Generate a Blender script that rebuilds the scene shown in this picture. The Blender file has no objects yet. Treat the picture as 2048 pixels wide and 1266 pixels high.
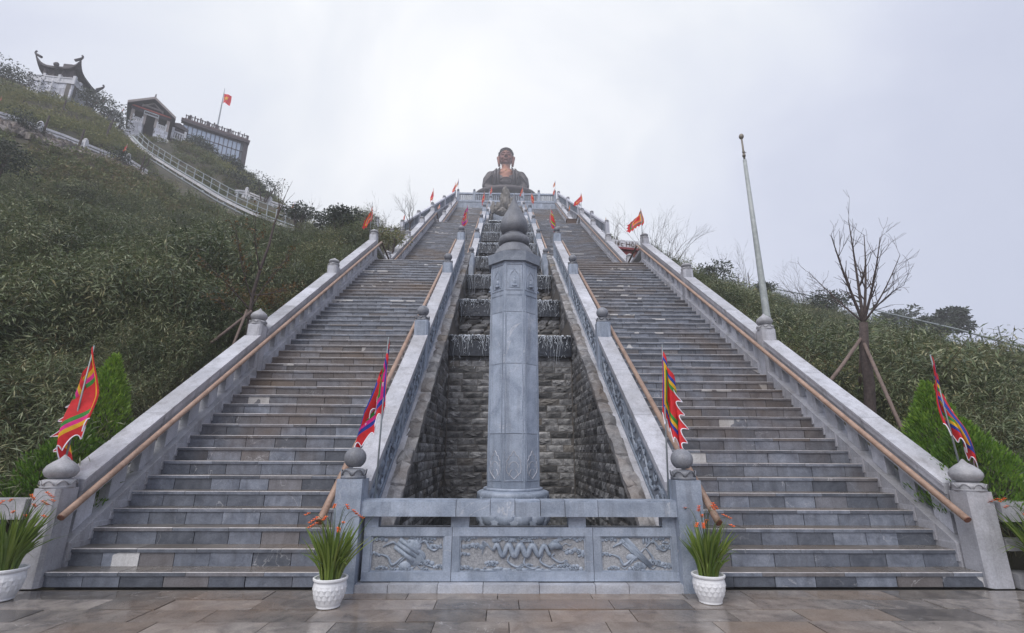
import bpy, bmesh, math, random
import numpy as np
from mathutils import Vector, Matrix, noise as mnoise
random.seed(11); RNG = np.random.default_rng(7)
SC = bpy.context.scene; COL = SC.collection

# ------------------------------------------------------------------ camera, sky, sun, exposure
CAM = np.array([-0.224, 0.0, 1.3954]); FPX = 961.107
RIGHT = np.array([0.99978, -0.020393, 0.004852]); UP = np.array([-0.010115, -0.266601, 0.963754]); FWD = np.array([0.01836, 0.963591, 0.266748])
cd = bpy.data.cameras.new('camera'); cam = bpy.data.objects.new('camera', cd); COL.objects.link(cam)
cd.sensor_width = 36.0; cd.lens = 36.0 * FPX / 2048.0; cd.clip_end = 1500; cd.clip_start = 0.05
mw = Matrix.Identity(4)
for i in range(3):
    mw[i][0], mw[i][1], mw[i][2], mw[i][3] = RIGHT[i], UP[i], -FWD[i], CAM[i]
cam.matrix_world = mw; SC.camera = cam

SUN_EL, SUN_AZ = math.radians(50), math.radians(-155)     # soft fill placed unseen behind the camera to brighten the stone fronts, azimuth from +Y towards +X
SUN_DIR = Vector((math.sin(SUN_AZ) * math.cos(SUN_EL), math.cos(SUN_AZ) * math.cos(SUN_EL), math.sin(SUN_EL)))
W = bpy.data.worlds.new('World'); SC.world = W; W.use_nodes = True
nt = W.node_tree; nt.nodes.clear()
def _n(t, typ, **kw):
    n = t.nodes.new(typ)
    for k, v in kw.items(): setattr(n, k, v)
    return n
out = _n(nt, 'ShaderNodeOutputWorld'); bg = _n(nt, 'ShaderNodeBackground'); bg.inputs[1].default_value = 0.1
sky = _n(nt, 'ShaderNodeTexSky', sky_type='NISHITA'); sky.sun_disc = False; sky.sun_elevation = SUN_EL; sky.sun_rotation = SUN_AZ
sky.air_density = 1.0; sky.dust_density = 4.0
tc = _n(nt, 'ShaderNodeTexCoord')
GLOW = Vector((math.sin(math.radians(-7)) * math.cos(math.radians(45)), math.cos(math.radians(-7)) * math.cos(math.radians(45)), math.sin(math.radians(45))))
dot = _n(nt, 'ShaderNodeVectorMath', operation='DOT_PRODUCT'); dot.inputs[1].default_value = GLOW
nt.links.new(tc.outputs['Generated'], dot.inputs[0])
nz = _n(nt, 'ShaderNodeTexNoise'); nz.inputs['Scale'].default_value = 2.4; nz.inputs['Detail'].default_value = 6; nz.inputs['Roughness'].default_value = .52; nz.inputs['Distortion'].default_value = .6
nt.links.new(tc.outputs['Generated'], nz.inputs['Vector'])
wob = _n(nt, 'ShaderNodeMath', operation='MULTIPLY_ADD'); wob.inputs[1].default_value = .42      # soft unevenness of the cloud
nt.links.new(nz.outputs['Fac'], wob.inputs[0]); nt.links.new(dot.outputs['Value'], wob.inputs[2])
wo2 = _n(nt, 'ShaderNodeMath', operation='MULTIPLY_ADD'); wo2.inputs[1].default_value = .85; wo2.inputs[2].default_value = -.085
nt.links.new(wob.outputs[0], wo2.inputs[0])
rmp = _n(nt, 'ShaderNodeValToRGB'); rmp.color_ramp.interpolation = 'B_SPLINE'        # bright cloud round the hidden sun, even lilac overcast elsewhere
SKYC = ((0.0, (3.2, 3.42, 4.22)), (.5, (3.15, 3.37, 4.22)), (.66, (3.45, 3.67, 4.5)), (.77, (4.3, 4.5, 5.2)), (.85, (4.9, 5.1, 5.5)), (.91, (5.3, 5.45, 5.7)), (1.0, (6.6, 6.6, 6.6)))
for k, (pos, c) in enumerate(SKYC):
    e = rmp.color_ramp.elements[k] if k < 1 else (rmp.color_ramp.elements[-1] if k == len(SKYC) - 1 else rmp.color_ramp.elements.new(pos))
    e.position = pos; e.color = (c[0] / 12, c[1] / 12, c[2] / 12, 1)
nt.links.new(wo2.outputs[0], rmp.inputs[0])
scl = _n(nt, 'ShaderNodeVectorMath', operation='SCALE'); scl.inputs['Scale'].default_value = 12.0; nt.links.new(rmp.outputs[0], scl.inputs[0])
mx = _n(nt, 'ShaderNodeMixRGB'); mx.inputs[0].default_value = .92
nt.links.new(sky.outputs[0], mx.inputs[1]); nt.links.new(scl.outputs[0], mx.inputs[2])
nt.links.new(mx.outputs[0], bg.inputs[0]); nt.links.new(bg.outputs[0], out.inputs[0])
sl = bpy.data.lights.new('sun', 'SUN'); sl.energy = 1.5; sl.angle = math.radians(50); sl.color = (1, .96, .9)
so = bpy.data.objects.new('sun', sl); COL.objects.link(so); so.rotation_euler = SUN_DIR.to_track_quat('Z', 'Y').to_euler(); so.location = (0, -5, 60)
vs = SC.view_settings; vs.view_transform = 'Standard'; vs.look = 'None'; vs.gamma = 1; vs.exposure = 0.9; vs.use_curve_mapping = False
SC.cycles.use_denoising = True
SC.cycles.max_bounces = 6; SC.cycles.volume_bounces = 1; SC.cycles.transparent_max_bounces = 8

def ray(px, py):
    return FWD + RIGHT * (px - 1024) / FPX - UP * (py - 633) / FPX
def at(px, py, r):
    """World point at horizontal distance r along a sight line of the photograph."""
    q = ray(px, py); return CAM + q * r / math.hypot(q[0], q[1])

# ------------------------------------------------------------------ helpers
ORG = {}
class MB:
    def __init__(s): s.v = []; s.f = []; s.m = []
    def add(s, vs, fs, mat=0):
        b = len(s.v); s.v.extend([tuple(map(float, p)) for p in vs])
        for f in fs: s.f.append(tuple(i + b for i in f)); s.m.append(mat)
        return s
    def hexa(s, p, mat=0):      # p: 4 bottom ccw, 4 top ccw
        return s.add(p, [(3, 2, 1, 0), (4, 5, 6, 7), (0, 1, 5, 4), (1, 2, 6, 5), (2, 3, 7, 6), (3, 0, 4, 7)], mat)
    def box(s, x0, x1, y0, y1, z0, z1, mat=0):
        return s.hexa([(x0, y0, z0), (x1, y0, z0), (x1, y1, z0), (x0, y1, z0), (x0, y0, z1), (x1, y0, z1), (x1, y1, z1), (x0, y1, z1)], mat)
    def obox(s, c, ax, ay, az, mat=0):  # centre and three half axes
        c, ax, ay, az = map(np.asarray, (c, ax, ay, az))
        return s.hexa([c - ax - ay - az, c + ax - ay - az, c + ax + ay - az, c - ax + ay - az, c - ax - ay + az, c + ax - ay + az, c + ax + ay + az, c - ax + ay + az], mat)
    def prism(s, poly, d, mat=0):
        n = len(poly); d = np.asarray(d, float); a = [np.asarray(p, float) for p in poly]
        s.add(a + [p + d for p in a], [tuple(reversed(range(n))), tuple(range(n, 2 * n))] + [(i, (i + 1) % n, n + (i + 1) % n, n + i) for i in range(n)], mat)
        return s
    def lathe(s, prof, c, n=16, mat=0, sx=1, sy=1, rot=0):
        vs = []; fs = []
        for r, z in prof:
            for k in range(n):
                t = 2 * math.pi * k / n + rot; vs.append((c[0] + sx * r * math.cos(t), c[1] + sy * r * math.sin(t), c[2] + z))
        for i in range(len(prof) - 1):
            for k in range(n):
                k2 = (k + 1) % n; fs.append((i * n + k, i * n + k2, (i + 1) * n + k2, (i + 1) * n + k))
        fs.append(tuple(reversed(range(n)))); fs.append(tuple(range((len(prof) - 1) * n, len(prof) * n)))
        return s.add(vs, fs, mat)
    def tube(s, pts, rad, n=6, mat=0, flat=1.0):
        P = [np.asarray(p, float) for p in pts]; m = len(P)
        if not hasattr(rad, '__len__'): rad = [rad] * m
        vs = []; fs = []; ref = None
        for i in range(m):
            t = P[min(i + 1, m - 1)] - P[max(i - 1, 0)]; t = t / (np.linalg.norm(t) + 1e-9)
            if ref is None: ref = np.array([0, 0, 1.]) if abs(t[2]) < .9 else np.array([1., 0, 0])
            a = np.cross(t, ref); a /= np.linalg.norm(a) + 1e-9; b = np.cross(a, t); ref = b
            for k in range(n):
                th = 2 * math.pi * k / n; vs.append(P[i] + rad[i] * (math.cos(th) * a + flat * math.sin(th) * b))
        for i in range(m - 1):
            for k in range(n):
                k2 = (k + 1) % n; fs.append((i * n + k, i * n + k2, (i + 1) * n + k2, (i + 1) * n + k))
        fs.append(tuple(reversed(range(n)))); fs.append(tuple(range((m - 1) * n, m * n)))
        return s.add(vs, fs, mat)
    def ell(s, c, rx, ry, rz, nu=12, nv=8, mat=0, R=None):
        vs = []; fs = []
        for i in range(nv + 1):
            p = -math.pi / 2 + math.pi * i / nv
            for k in range(nu):
                t = 2 * math.pi * k / nu; q = np.array([rx * math.cos(p) * math.cos(t), ry * math.cos(p) * math.sin(t), rz * math.sin(p)])
                if R is not None: q = R @ q
                vs.append(np.asarray(c) + q)
        for i in range(nv):
            for k in range(nu):
                k2 = (k + 1) % nu; fs.append((i * nu + k, i * nu + k2, (i + 1) * nu + k2, (i + 1) * nu + k))
        return s.add(vs, fs, mat)
    def mesh(s, name, mats, org=(0, 0, 0), smooth=False):
        me = bpy.data.meshes.new(name); o = np.asarray(org, float)
        v = np.array(s.v, float).reshape(-1, 3) - o
        me.from_pydata(v.tolist(), [], s.f)
        for m_ in (mats if isinstance(mats, (list, tuple)) else [mats]): me.materials.append(m_)
        me.polygons.foreach_set('material_index', np.array(s.m, np.int32))
        if smooth: me.polygons.foreach_set('use_smooth', np.ones(len(s.f), bool))
        return me
    def build(s, name, mats, parent=None, org=None, smooth=False):
        if org is None: org = ORG[parent.name] if parent is not None else (np.array(s.v).min(0) + np.array(s.v).max(0)) / 2 * np.array([1, 1, 0]) + np.array([0, 0, np.array(s.v)[:, 2].min()])
        return place(name, s.mesh(name, mats, org, smooth), org, parent)
def place(name, me, org, parent=None, rot=None, scale=None):
    o = bpy.data.objects.new(name, me); COL.objects.link(o); org = np.asarray(org, float)
    if parent is not None: o.parent = parent; o.location = org - ORG[parent.name]
    else: o.location = org
    if rot is not None: o.rotation_euler = rot
    if scale is not None: o.scale = scale
    ORG[o.name] = org; return o
def tag(o, label, cat, group=None):
    o['label'] = label; o['category'] = cat
    if group: o['group'] = group
    return o
def thing(name, loc, label, cat, group=None):
    return tag(place(name, None, loc), label, cat, group)
def struct(o): o['kind'] = 'structure'; return o
def stuff(o): o['kind'] = 'stuff'; return o

# ------------------------------------------------------------------ materials
def newmat(name):
    m = bpy.data.materials.new(name); m.use_nodes = True; return m, m.node_tree, m.node_tree.nodes['Principled BSDF']
def rndval(t):
    a = _n(t, 'ShaderNodeObjectInfo'); g = _n(t, 'ShaderNodeNewGeometry'); s = _n(t, 'ShaderNodeMath', operation='ADD'); fr = _n(t, 'ShaderNodeMath', operation='FRACT')
    t.links.new(a.outputs['Random'], s.inputs[0]); t.links.new(g.outputs['Random Per Island'], s.inputs[1]); t.links.new(s.outputs[0], fr.inputs[0]); return fr.outputs[0]
def ramp(t, src, stops, interp='LINEAR'):
    r = _n(t, 'ShaderNodeValToRGB'); cr = r.color_ramp; cr.interpolation = interp
    cr.elements[0].position, cr.elements[0].color = stops[0][0], (*stops[0][1], 1)
    cr.elements[1].position, cr.elements[1].color = stops[-1][0], (*stops[-1][1], 1)
    for p, c in stops[1:-1]: cr.elements.new(p).color = (*c, 1)
    t.links.new(src, r.inputs[0]); return r.outputs[0]
def gray(v): return (v, v, v)
def mixc(t, fac, a, b, mode='MIX'):
    m = _n(t, 'ShaderNodeMixRGB', blend_type=mode)
    for i, x in enumerate((fac, a, b)):
        if isinstance(x, (int, float)): m.inputs[i].default_value = x
        elif isinstance(x, tuple): m.inputs[i].default_value = (*x, 1)
        else: t.links.new(x, m.inputs[i])
    return m.outputs[0]
def noise(t, vec, scale, detail=4, rough=.55, dist=0.0):
    n = _n(t, 'ShaderNodeTexNoise'); n.inputs['Scale'].default_value = scale; n.inputs['Detail'].default_value = detail
    n.inputs['Roughness'].default_value = rough; n.inputs['Distortion'].default_value = dist; t.links.new(vec, n.inputs['Vector']); return n.outputs['Fac']
def stone(name, c1, c2, scale=6, vein=.0, veincol=(.62, .62, .64), rough=(.45, .75), bump=.25, var=.5, stain=0.0, staincol=(.13, .085, .05), stainscale=.45, patch=0.0, tint=None, streak=0.0, grain=60, white=0.0):
    m, t, b = newmat(name)
    geo = _n(t, 'ShaderNodeNewGeometry'); pos = geo.outputs['Position']; rnd = rndval(t)
    off = _n(t, 'ShaderNodeVectorMath', operation='MULTIPLY_ADD'); off.inputs[1].default_value = (1, 1, 1)
    sc_ = _n(t, 'ShaderNodeVectorMath', operation='SCALE'); sc_.inputs[0].default_value = (31, 17, 23); t.links.new(rnd, sc_.inputs['Scale'])
    t.links.new(pos, off.inputs[0]); t.links.new(sc_.outputs[0], off.inputs[2]); vec = off.outputs[0]
    n1 = noise(t, vec, scale, 6, .62, .6)
    col = ramp(t, n1, [(.32, c1), (.7, c2)])
    br = ramp(t, rnd, [(0, gray(1 - var)), (1, gray(1 + var))])
    col = mixc(t, 1.0, col, br, 'MULTIPLY')
    if tint:
        w = _n(t, 'ShaderNodeMath', operation='MULTIPLY'); w.inputs[1].default_value = 7.31; t.links.new(rnd, w.inputs[0]); f = _n(t, 'ShaderNodeMath', operation='FRACT'); t.links.new(w.outputs[0], f.inputs[0])
        col = mixc(t, ramp(t, f.outputs[0], [(.88, gray(0)), (1, gray(.6))]), col, tint)
    if vein > 0:
        vn = noise(t, vec, scale * .45, 5, .5, 1.0)
        d = _n(t, 'ShaderNodeMath', operation='SUBTRACT'); d.inputs[1].default_value = .5; t.links.new(vn, d.inputs[0]); a = _n(t, 'ShaderNodeMath', operation='ABSOLUTE'); t.links.new(d.outputs[0], a.inputs[0])
        line = ramp(t, a.outputs[0], [(.0, gray(1)), (.006, gray(0))])
        msk = ramp(t, noise(t, vec, scale * .35, 2), [(.52, gray(0)), (.66, gray(vein))])
        col = mixc(t, mixc(t, 1.0, line, msk, 'MULTIPLY'), col, veincol)
    if white > 0:
        w = _n(t, 'ShaderNodeMath', operation='MULTIPLY'); w.inputs[1].default_value = 13.7; t.links.new(rnd, w.inputs[0]); f = _n(t, 'ShaderNodeMath', operation='FRACT'); t.links.new(w.outputs[0], f.inputs[0])
        sel = ramp(t, f.outputs[0], [(1 - white, gray(0)), (1 - white + .002, gray(1))])
        blot = ramp(t, noise(t, vec, 3.2, 2, .4), [(.50, gray(0)), (.515, gray(1))])
        col = mixc(t, mixc(t, 1.0, sel, blot, 'MULTIPLY'), col, (.55, .55, .56))
    if stain > 0:
        s1 = ramp(t, noise(t, pos, stainscale, 5, .6, .4), [(.46, gray(0)), (.68, gray(stain))])
        col = mixc(t, s1, col, staincol)
    if streak > 0:
        mp = _n(t, 'ShaderNodeMapping'); mp.inputs['Scale'].default_value = (9, 9, .9); t.links.new(pos, mp.inputs[0])
        s2 = ramp(t, noise(t, mp.outputs[0], 1.0, 5, .65), [(.5, gray(0)), (.75, gray(streak))])
        col = mixc(t, s2, col, mixc(t, 1.0, col, (.42, .40, .38), 'MULTIPLY'))
    fine = noise(t, pos, grain, 3, .6)
    col = mixc(t, .5, col, mixc(t, 1.0, col, ramp(t, fine, [(.3, gray(.72)), (.7, gray(1.3))]), 'MULTIPLY'))
    t.links.new(col, b.inputs['Base Color'])
    r = ramp(t, noise(t, pos, 1.3, 4, .6), [(.35, gray(rough[0])), (.65, gray(rough[1]))]); t.links.new(r, b.inputs['Roughness'])
    bp = _n(t, 'ShaderNodeBump'); bp.inputs['Strength'].default_value = bump; bp.inputs['Distance'].default_value = .02
    hm = mixc(t, .35, n1, fine); t.links.new(hm, bp.inputs['Height']); t.links.new(bp.outputs[0], b.inputs['Normal'])
    return m
def plain(name, c, rough=.6, metal=0, var=.12, scale=8, bump=.1, spec=.5, random=0.0):
    m, t, b = newmat(name); g = _n(t, 'ShaderNodeNewGeometry')
    n = noise(t, g.outputs['Position'], scale, 5, .6)
    col = mixc(t, 1.0, c, ramp(t, n, [(.3, gray(1 - var)), (.7, gray(1 + var))]), 'MULTIPLY')
    if random: col = mixc(t, 1.0, col, ramp(t, rndval(t), [(0, gray(1 - random)), (1, gray(1 + random))]), 'MULTIPLY')
    t.links.new(col, b.inputs['Base Color']); b.inputs['Roughness'].default_value = rough; b.inputs['Metallic'].default_value = metal
    b.inputs['Specular IOR Level'].default_value = spec
    if bump:
        bp = _n(t, 'ShaderNodeBump'); bp.inputs['Strength'].default_value = bump; bp.inputs['Distance'].default_value = .02; t.links.new(n, bp.inputs['Height']); t.links.new(bp.outputs[0], b.inputs['Normal'])
    return m
def leafmat(name, stops, rough=.42, trans=.25, spread=.35):
    m, t, b = newmat(name); g = _n(t, 'ShaderNodeNewGeometry')
    r1 = rndval(t)
    big = noise(t, g.outputs['Position'], spread, 3, .6)
    oi = _n(t, 'ShaderNodeObjectInfo'); isl = g.outputs['Random Per Island']
    a = _n(t, 'ShaderNodeMath', operation='MULTIPLY_ADD'); a.inputs[1].default_value = .34; t.links.new(isl, a.inputs[0])
    m1 = _n(t, 'ShaderNodeMath', operation='MULTIPLY'); m1.inputs[1].default_value = .30; t.links.new(oi.outputs['Random'], m1.inputs[0])
    mm = _n(t, 'ShaderNodeMath', operation='MULTIPLY_ADD'); mm.inputs[1].default_value = .42; t.links.new(big, mm.inputs[0]); t.links.new(m1.outputs[0], mm.inputs[2]); t.links.new(mm.outputs[0], a.inputs[2])
    col = ramp(t, a.outputs[0], stops); t.links.new(col, b.inputs['Base Color']); b.inputs['Roughness'].default_value = rough
    tr = _n(t, 'ShaderNodeBsdfTranslucent'); t.links.new(col, tr.inputs[0]); ms = _n(t, 'ShaderNodeMixShader'); ms.inputs[0].default_value = trans
    t.links.new(b.outputs[0], ms.inputs[1]); t.links.new(tr.outputs[0], ms.inputs[2]); t.links.new(ms.outputs[0], t.nodes['Material Output'].inputs[0]); return m

M = {}
M['stair'] = stone('stair_stone', (.085, .098, .128), (.19, .21, .255), 5, vein=.55, rough=(.34, .6), bump=.3, var=.42, stain=.85, staincol=(.145, .098, .062), stainscale=.26, tint=(.17, .14, .12), white=.04, streak=.45)
M['tread'] = stone('tread_stone', (.088, .083, .08), (.17, .158, .15), 5, vein=.3, rough=(.16, .42), bump=.15, var=.22, stain=.7, staincol=(.15, .105, .07), stainscale=.4)
M['nosing'] = stone('lit_nosing', (.36, .35, .36), (.55, .54, .55), 9, rough=(.3, .5), bump=.1, var=.15, stain=.3)  # sky light caught by the step edges, put into a paler colour
M['mortar'] = plain('mortar', (.11, .10, .092), .9)
M['pale'] = stone('pale_balustrade_stone', (.35, .36, .40), (.50, .51, .565), 3.2, vein=.5, rough=(.4, .65), bump=.2, var=.12, streak=.6, stain=.25, staincol=(.2, .17, .14), stainscale=1.1)
M['paled'] = stone('pale_stone_baluster', (.36, .37, .41), (.56, .57, .62), 4, rough=(.45, .7), bump=.25, var=.2, streak=.6)
M['blue'] = stone('blue_stone', (.19, .23, .30), (.36, .41, .50), 3.2, vein=.55, rough=(.35, .6), bump=.2, var=.13, streak=.55)
M['blued'] = stone('blue_stone_dark', (.12, .14, .18), (.24, .27, .32), 6, rough=(.4, .65), bump=.3, var=.2)
M['relief'] = stone('relief_stone', (.17, .21, .275), (.33, .38, .46), 9, rough=(.4, .6), bump=.2, var=.12)
M['pecked'] = stone('pecked_ground', (.22, .23, .25), (.44, .45, .48), 45, rough=(.7, .9), bump=.8, var=.1, grain=150)
M['ball'] = stone('finial_stone', (.12, .13, .155), (.225, .235, .265), 5, rough=(.45, .65), bump=.2, var=.15, streak=.3)
M['finp'] = stone('pale_finial_stone', (.24, .245, .265), (.42, .42, .45), 5, rough=(.45, .65), bump=.2, var=.12, streak=.3)
M['brick'] = stone('rockface_brick', (.055, .057, .064), (.30, .30, .305), 7, rough=(.35, .7), bump=1.0, var=.72, stain=.7, staincol=(.04, .04, .046), stainscale=.55, tint=(.2, .165, .125), grain=35)
M['cope'] = stone('cope_stone', (.115, .115, .125), (.30, .30, .31), 7, rough=(.5, .8), bump=.8, var=.3, tint=(.22, .18, .13), stain=.5, stainscale=1.2)
M['wetrock'] = plain('wet_black_rock', (.022, .027, .038), .22, var=.5, scale=14, bump=.6)
M['paving'] = stone('wet_paving', (.095, .086, .082), (.25, .225, .205), 4.6, vein=.35, rough=(.04, .20), bump=.12, var=.42, stain=.95, staincol=(.235, .15, .095), stainscale=.24, tint=(.2, .15, .11))
M['kerb'] = stone('kerb_stone', (.30, .32, .37), (.47, .49, .54), 4, rough=(.45, .7), bump=.35, var=.18, stain=.4, stainscale=1.6)
M['wood'] = stone('handrail_wood', (.23, .145, .105), (.38, .26, .20), 4, rough=(.4, .6), bump=.1, var=.18, grain=30)
M['woodend'] = plain('end_grain_wood', (.16, .06, .035), .6)
M['darkwood'] = plain('dark_brown_wood', (.07, .04, .03), .6)
M['pot'] = plain('white_glazed_pot', (.74, .75, .78), .35, var=.06, bump=.03)
M['soil'] = plain('soil', (.03, .022, .015), .95)
M['blade'] = leafmat('blade_leaf', [(0.1, (.045, .085, .016)), (.45, (.10, .17, .03)), (.7, (.20, .27, .05)), (.95, (.30, .27, .09))], .35, .25)
M['flower'] = plain('orange_petal', (.82, .17, .03), .5, var=.2, bump=0)
M['stem'] = plain('green_stem', (.05, .075, .02), .6, bump=0)
M['bamboo'] = leafmat('bamboo_leaf', [(0.2, (.015, .027, .013)), (.41, (.055, .084, .034)), (.55, (.115, .15, .062)), (.69, (.24, .265, .145)), (.86, (.32, .27, .13))], .34, .2)
M['scrub'] = leafmat('scrub_leaf', [(0.15, (.03, .05, .02)), (.40, (.08, .115, .038)), (.56, (.15, .17, .055)), (.70, (.17, .15, .065)), (.9, (.18, .12, .065))], .55, .15, .12)
M['grass'] = leafmat('hill_grass', [(0.15, (.06, .085, .026)), (.5, (.15, .165, .045)), (.85, (.26, .23, .08))], .6, .2, .2)
M['thuja'] = leafmat('thuja_spray', [(0.1, (.03, .085, .010)), (.45, (.105, .22, .022)), (.75, (.25, .38, .05))], .5, .25, 2.5)
M['darkleaf'] = leafmat('dark_shrub_leaf', [(0.1, (.010, .018, .011)), (.6, (.026, .042, .022)), (1, (.06, .07, .036))], .5, .12, 1.0)
M['rust'] = leafmat('autumn_leaf', [(0.1, (.10, .055, .02)), (.6, (.17, .10, .03)), (1, (.2, .15, .04))], .5, .3, 1.0)
M['bark'] = plain('bark', (.060, .045, .042), .85, var=.4, scale=20, bump=.5)
M['stake'] = plain('stake_wood', (.15, .11, .095), .75, var=.25, scale=14, bump=.3)
M['cane'] = plain('bamboo_cane', (.11, .10, .05), .6, var=.3)
M['earth'] = stone('hill_earth', (.022, .026, .014), (.07, .062, .04), 1.2, rough=(.85, .95), bump=.6, var=.0, stain=.5, staincol=(.085, .06, .045), stainscale=.12, grain=12)
M['rubble'] = stone('rubble_stone', (.12, .10, .09), (.3, .27, .25), 5, rough=(.7, .9), bump=.5, var=.6, tint=(.2, .12, .08))
M['white'] = stone('whitewashed_stone', (.42, .43, .46), (.6, .6, .64), 2, rough=(.6, .8), bump=.2, var=.1, streak=.5)
M['wallblk'] = stone('grey_block_wall', (.40, .41, .47), (.58, .60, .67), 2, rough=(.6, .8), bump=.3, var=.22, streak=.6)
M['roof'] = plain('dark_roof_tile', (.05, .042, .05), .7, var=.3, scale=5)
M['timber'] = plain('dark_timber', (.055, .042, .05), .7, var=.25)
M['redtrim'] = plain('red_trim', (.42, .09, .07), .6)
M['column'] = plain('pale_column', (.30, .26, .25), .7)
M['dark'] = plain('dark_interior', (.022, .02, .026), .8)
M['steel'] = plain('painted_steel', (.24, .27, .29), .45, metal=.4)
M['polegrey'] = stone('galvanised_pole', (.25, .28, .28), (.40, .43, .43), 8, rough=(.4, .6), bump=.15, var=.05)
M['brassb'] = plain('dull_brass_ball', (.20, .18, .15), .5, metal=.3)
M['robe'] = plain('bronze_robe', (.062, .052, .056), .55, metal=.3, var=.2, scale=2)
M['skin'] = plain('copper_skin', (.30, .13, .085), .5, metal=.25, var=.1, scale=1)
M['facec'] = plain('dark_copper_face', (.175, .072, .058), .5, metal=.3, var=.15, scale=1)
M['hair'] = plain('bronze_hair', (.045, .036, .036), .6, metal=.3, var=.3, scale=4, bump=.5)
M['gold'] = plain('gold_relief', (.6, .35, .12), .4, metal=.6)
M['rock'] = stone('scholar_rock', (.085, .08, .076), (.28, .265, .25), 1.6, rough=(.6, .85), bump=.9, var=.15, grain=8)
M['trim'] = plain('white_trim', (.75, .74, .82), .7, bump=0)
def cloth(name, c): 
    m, t, b = newmat(name); g = _n(t, 'ShaderNodeNewGeometry'); n = noise(t, g.outputs['Position'], 14, 3)
    col = mixc(t, 1.0, c, ramp(t, n, [(.3, gray(.85)), (.7, gray(1.12))]), 'MULTIPLY'); t.links.new(col, b.inputs['Base Color']); b.inputs['Roughness'].default_value = .65
    tr = _n(t, 'ShaderNodeBsdfTranslucent'); t.links.new(col, tr.inputs[0]); ms = _n(t, 'ShaderNodeMixShader'); ms.inputs[0].default_value = .3
    t.links.new(b.outputs[0], ms.inputs[1]); t.links.new(tr.outputs[0], ms.inputs[2]); t.links.new(ms.outputs[0], t.nodes['Material Output'].inputs[0]); return m
CL = dict(red=cloth('red_cloth', (.72, .028, .035)), yel=cloth('yellow_cloth', (.85, .50, .02)), grn=cloth('green_cloth', (.045, .30, .05)), blu=cloth('blue_cloth', (.02, .06, .40)), pnk=cloth('pink_cloth', (.85, .03, .30)), org=cloth('orange_cloth', (.85, .25, .04)), wht=cloth('white_cloth', (.75, .75, .78)))
def watermat():
    m, t, b = newmat('falling_water'); b.inputs['Base Color'].default_value = (.58, .63, .70, 1); b.inputs['Roughness'].default_value = .2; b.inputs['Subsurface Weight'].default_value = .0
    return m
M['water'] = watermat()
m, t, b = newmat('basin_water'); b.inputs['Base Color'].default_value = (.02, .025, .028, 1); b.inputs['Roughness'].default_value = .06; M['basin'] = m
m, t, b = newmat('window_glass'); b.inputs['Base Color'].default_value = (.40, .46, .54, 1); b.inputs['Roughness'].default_value = .15; b.inputs['Metallic'].default_value = .45; M['glass'] = m

# ------------------------------------------------------------------ layout of the stairway
D0, T, R, Z1 = 5.6214, .24597, .18, .1436
K = R / T; NS = 45
FL = [(D0 + f * 13.134, Z1 + f * 45 * R) for f in range(3)]     # first nosing of each flight (y, z)
def zs(f, y): return FL[f][1] + (y - FL[f][0]) * K
XO, XI0, XI1 = 5.11, 1.83, 4.96
INN = [1.80, 1.56, 1.56]                     # half distance between the inner newel rows
CX = -.04                                    # axis of the cascade
FE = [(y + 44 * T, z + 44 * R) for y, z in FL]
def side(s): return 'pagoda side' if s < 0 else 'flagpole side'
LEVEL = ['lowest', 'middle', 'topmost']

# ------------------------------------------------------------------ paving
g = MB(); g.box(-60, 60, -40, D0 + .02, -.6, -.03); gp = g.build('paved_ground', M['mortar'], org=(0, 0, 0)); struct(gp)
rows = [1.6, 2.05, 2.5, 2.95, 3.4, 3.82, 4.22, 4.58, 4.90, 5.20, 5.50]
def tile(x0, x1, y0, y1, z=0.0):
    b_ = MB(); e = .004; h = z + random.uniform(-.004, .003)
    b_.hexa([(x0 + .002, y0 + .002, -.03), (x1 - .002, y0 + .002, -.03), (x1 - .002, y1 - .002, -.03), (x0 + .002, y1 - .002, -.03),
             (x0 + e, y0 + e, h), (x1 - e, y0 + e, h), (x1 - e, y1 - e, h), (x0 + e, y1 - e, h)]); return b_
for i in range(len(rows) - 1):
    x = -7.2 + random.uniform(0, .5)
    while x < 7.2:
        w = random.uniform(.55, .95) if i > 3 else random.uniform(.9, 1.3)
        tile(x, x + w, rows[i], rows[i + 1]).build('paving_slab', M['paving'], gp, org=(x + w / 2, rows[i], 0)); x += w
bb = MB()
for i in range(14):
    for j in range(16):
        x0 = -14 + j * 1.8 + (i % 2) * .6; bb.hexa([(x0, 1.59 - (i + 1) * .8, -.03), (x0 + 1.79, 1.59 - (i + 1) * .8, -.03), (x0 + 1.79, 1.585 - i * .8, -.03), (x0, 1.585 - i * .8, -.03), (x0 + .005, 1.595 - (i + 1) * .8, 0), (x0 + 1.785, 1.595 - (i + 1) * .8, 0), (x0 + 1.785, 1.58 - i * .8, 0), (x0 + .005, 1.58 - i * .8, 0)])
for s in (-1, 1):
    for i in range(9):
        for j in range(10):
            x0 = s * (7.9 + j * 1.2); x0, x1 = min(x0, x0 + s * 1.19), max(x0, x0 + s * 1.19); bb.box(x0, x1, 1.6 + i * .44, 1.6 + i * .44 + .435, -.03, random.uniform(-.003, .002))
stuff(bb.build('paving_beyond', M['paving'], gp))

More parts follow.
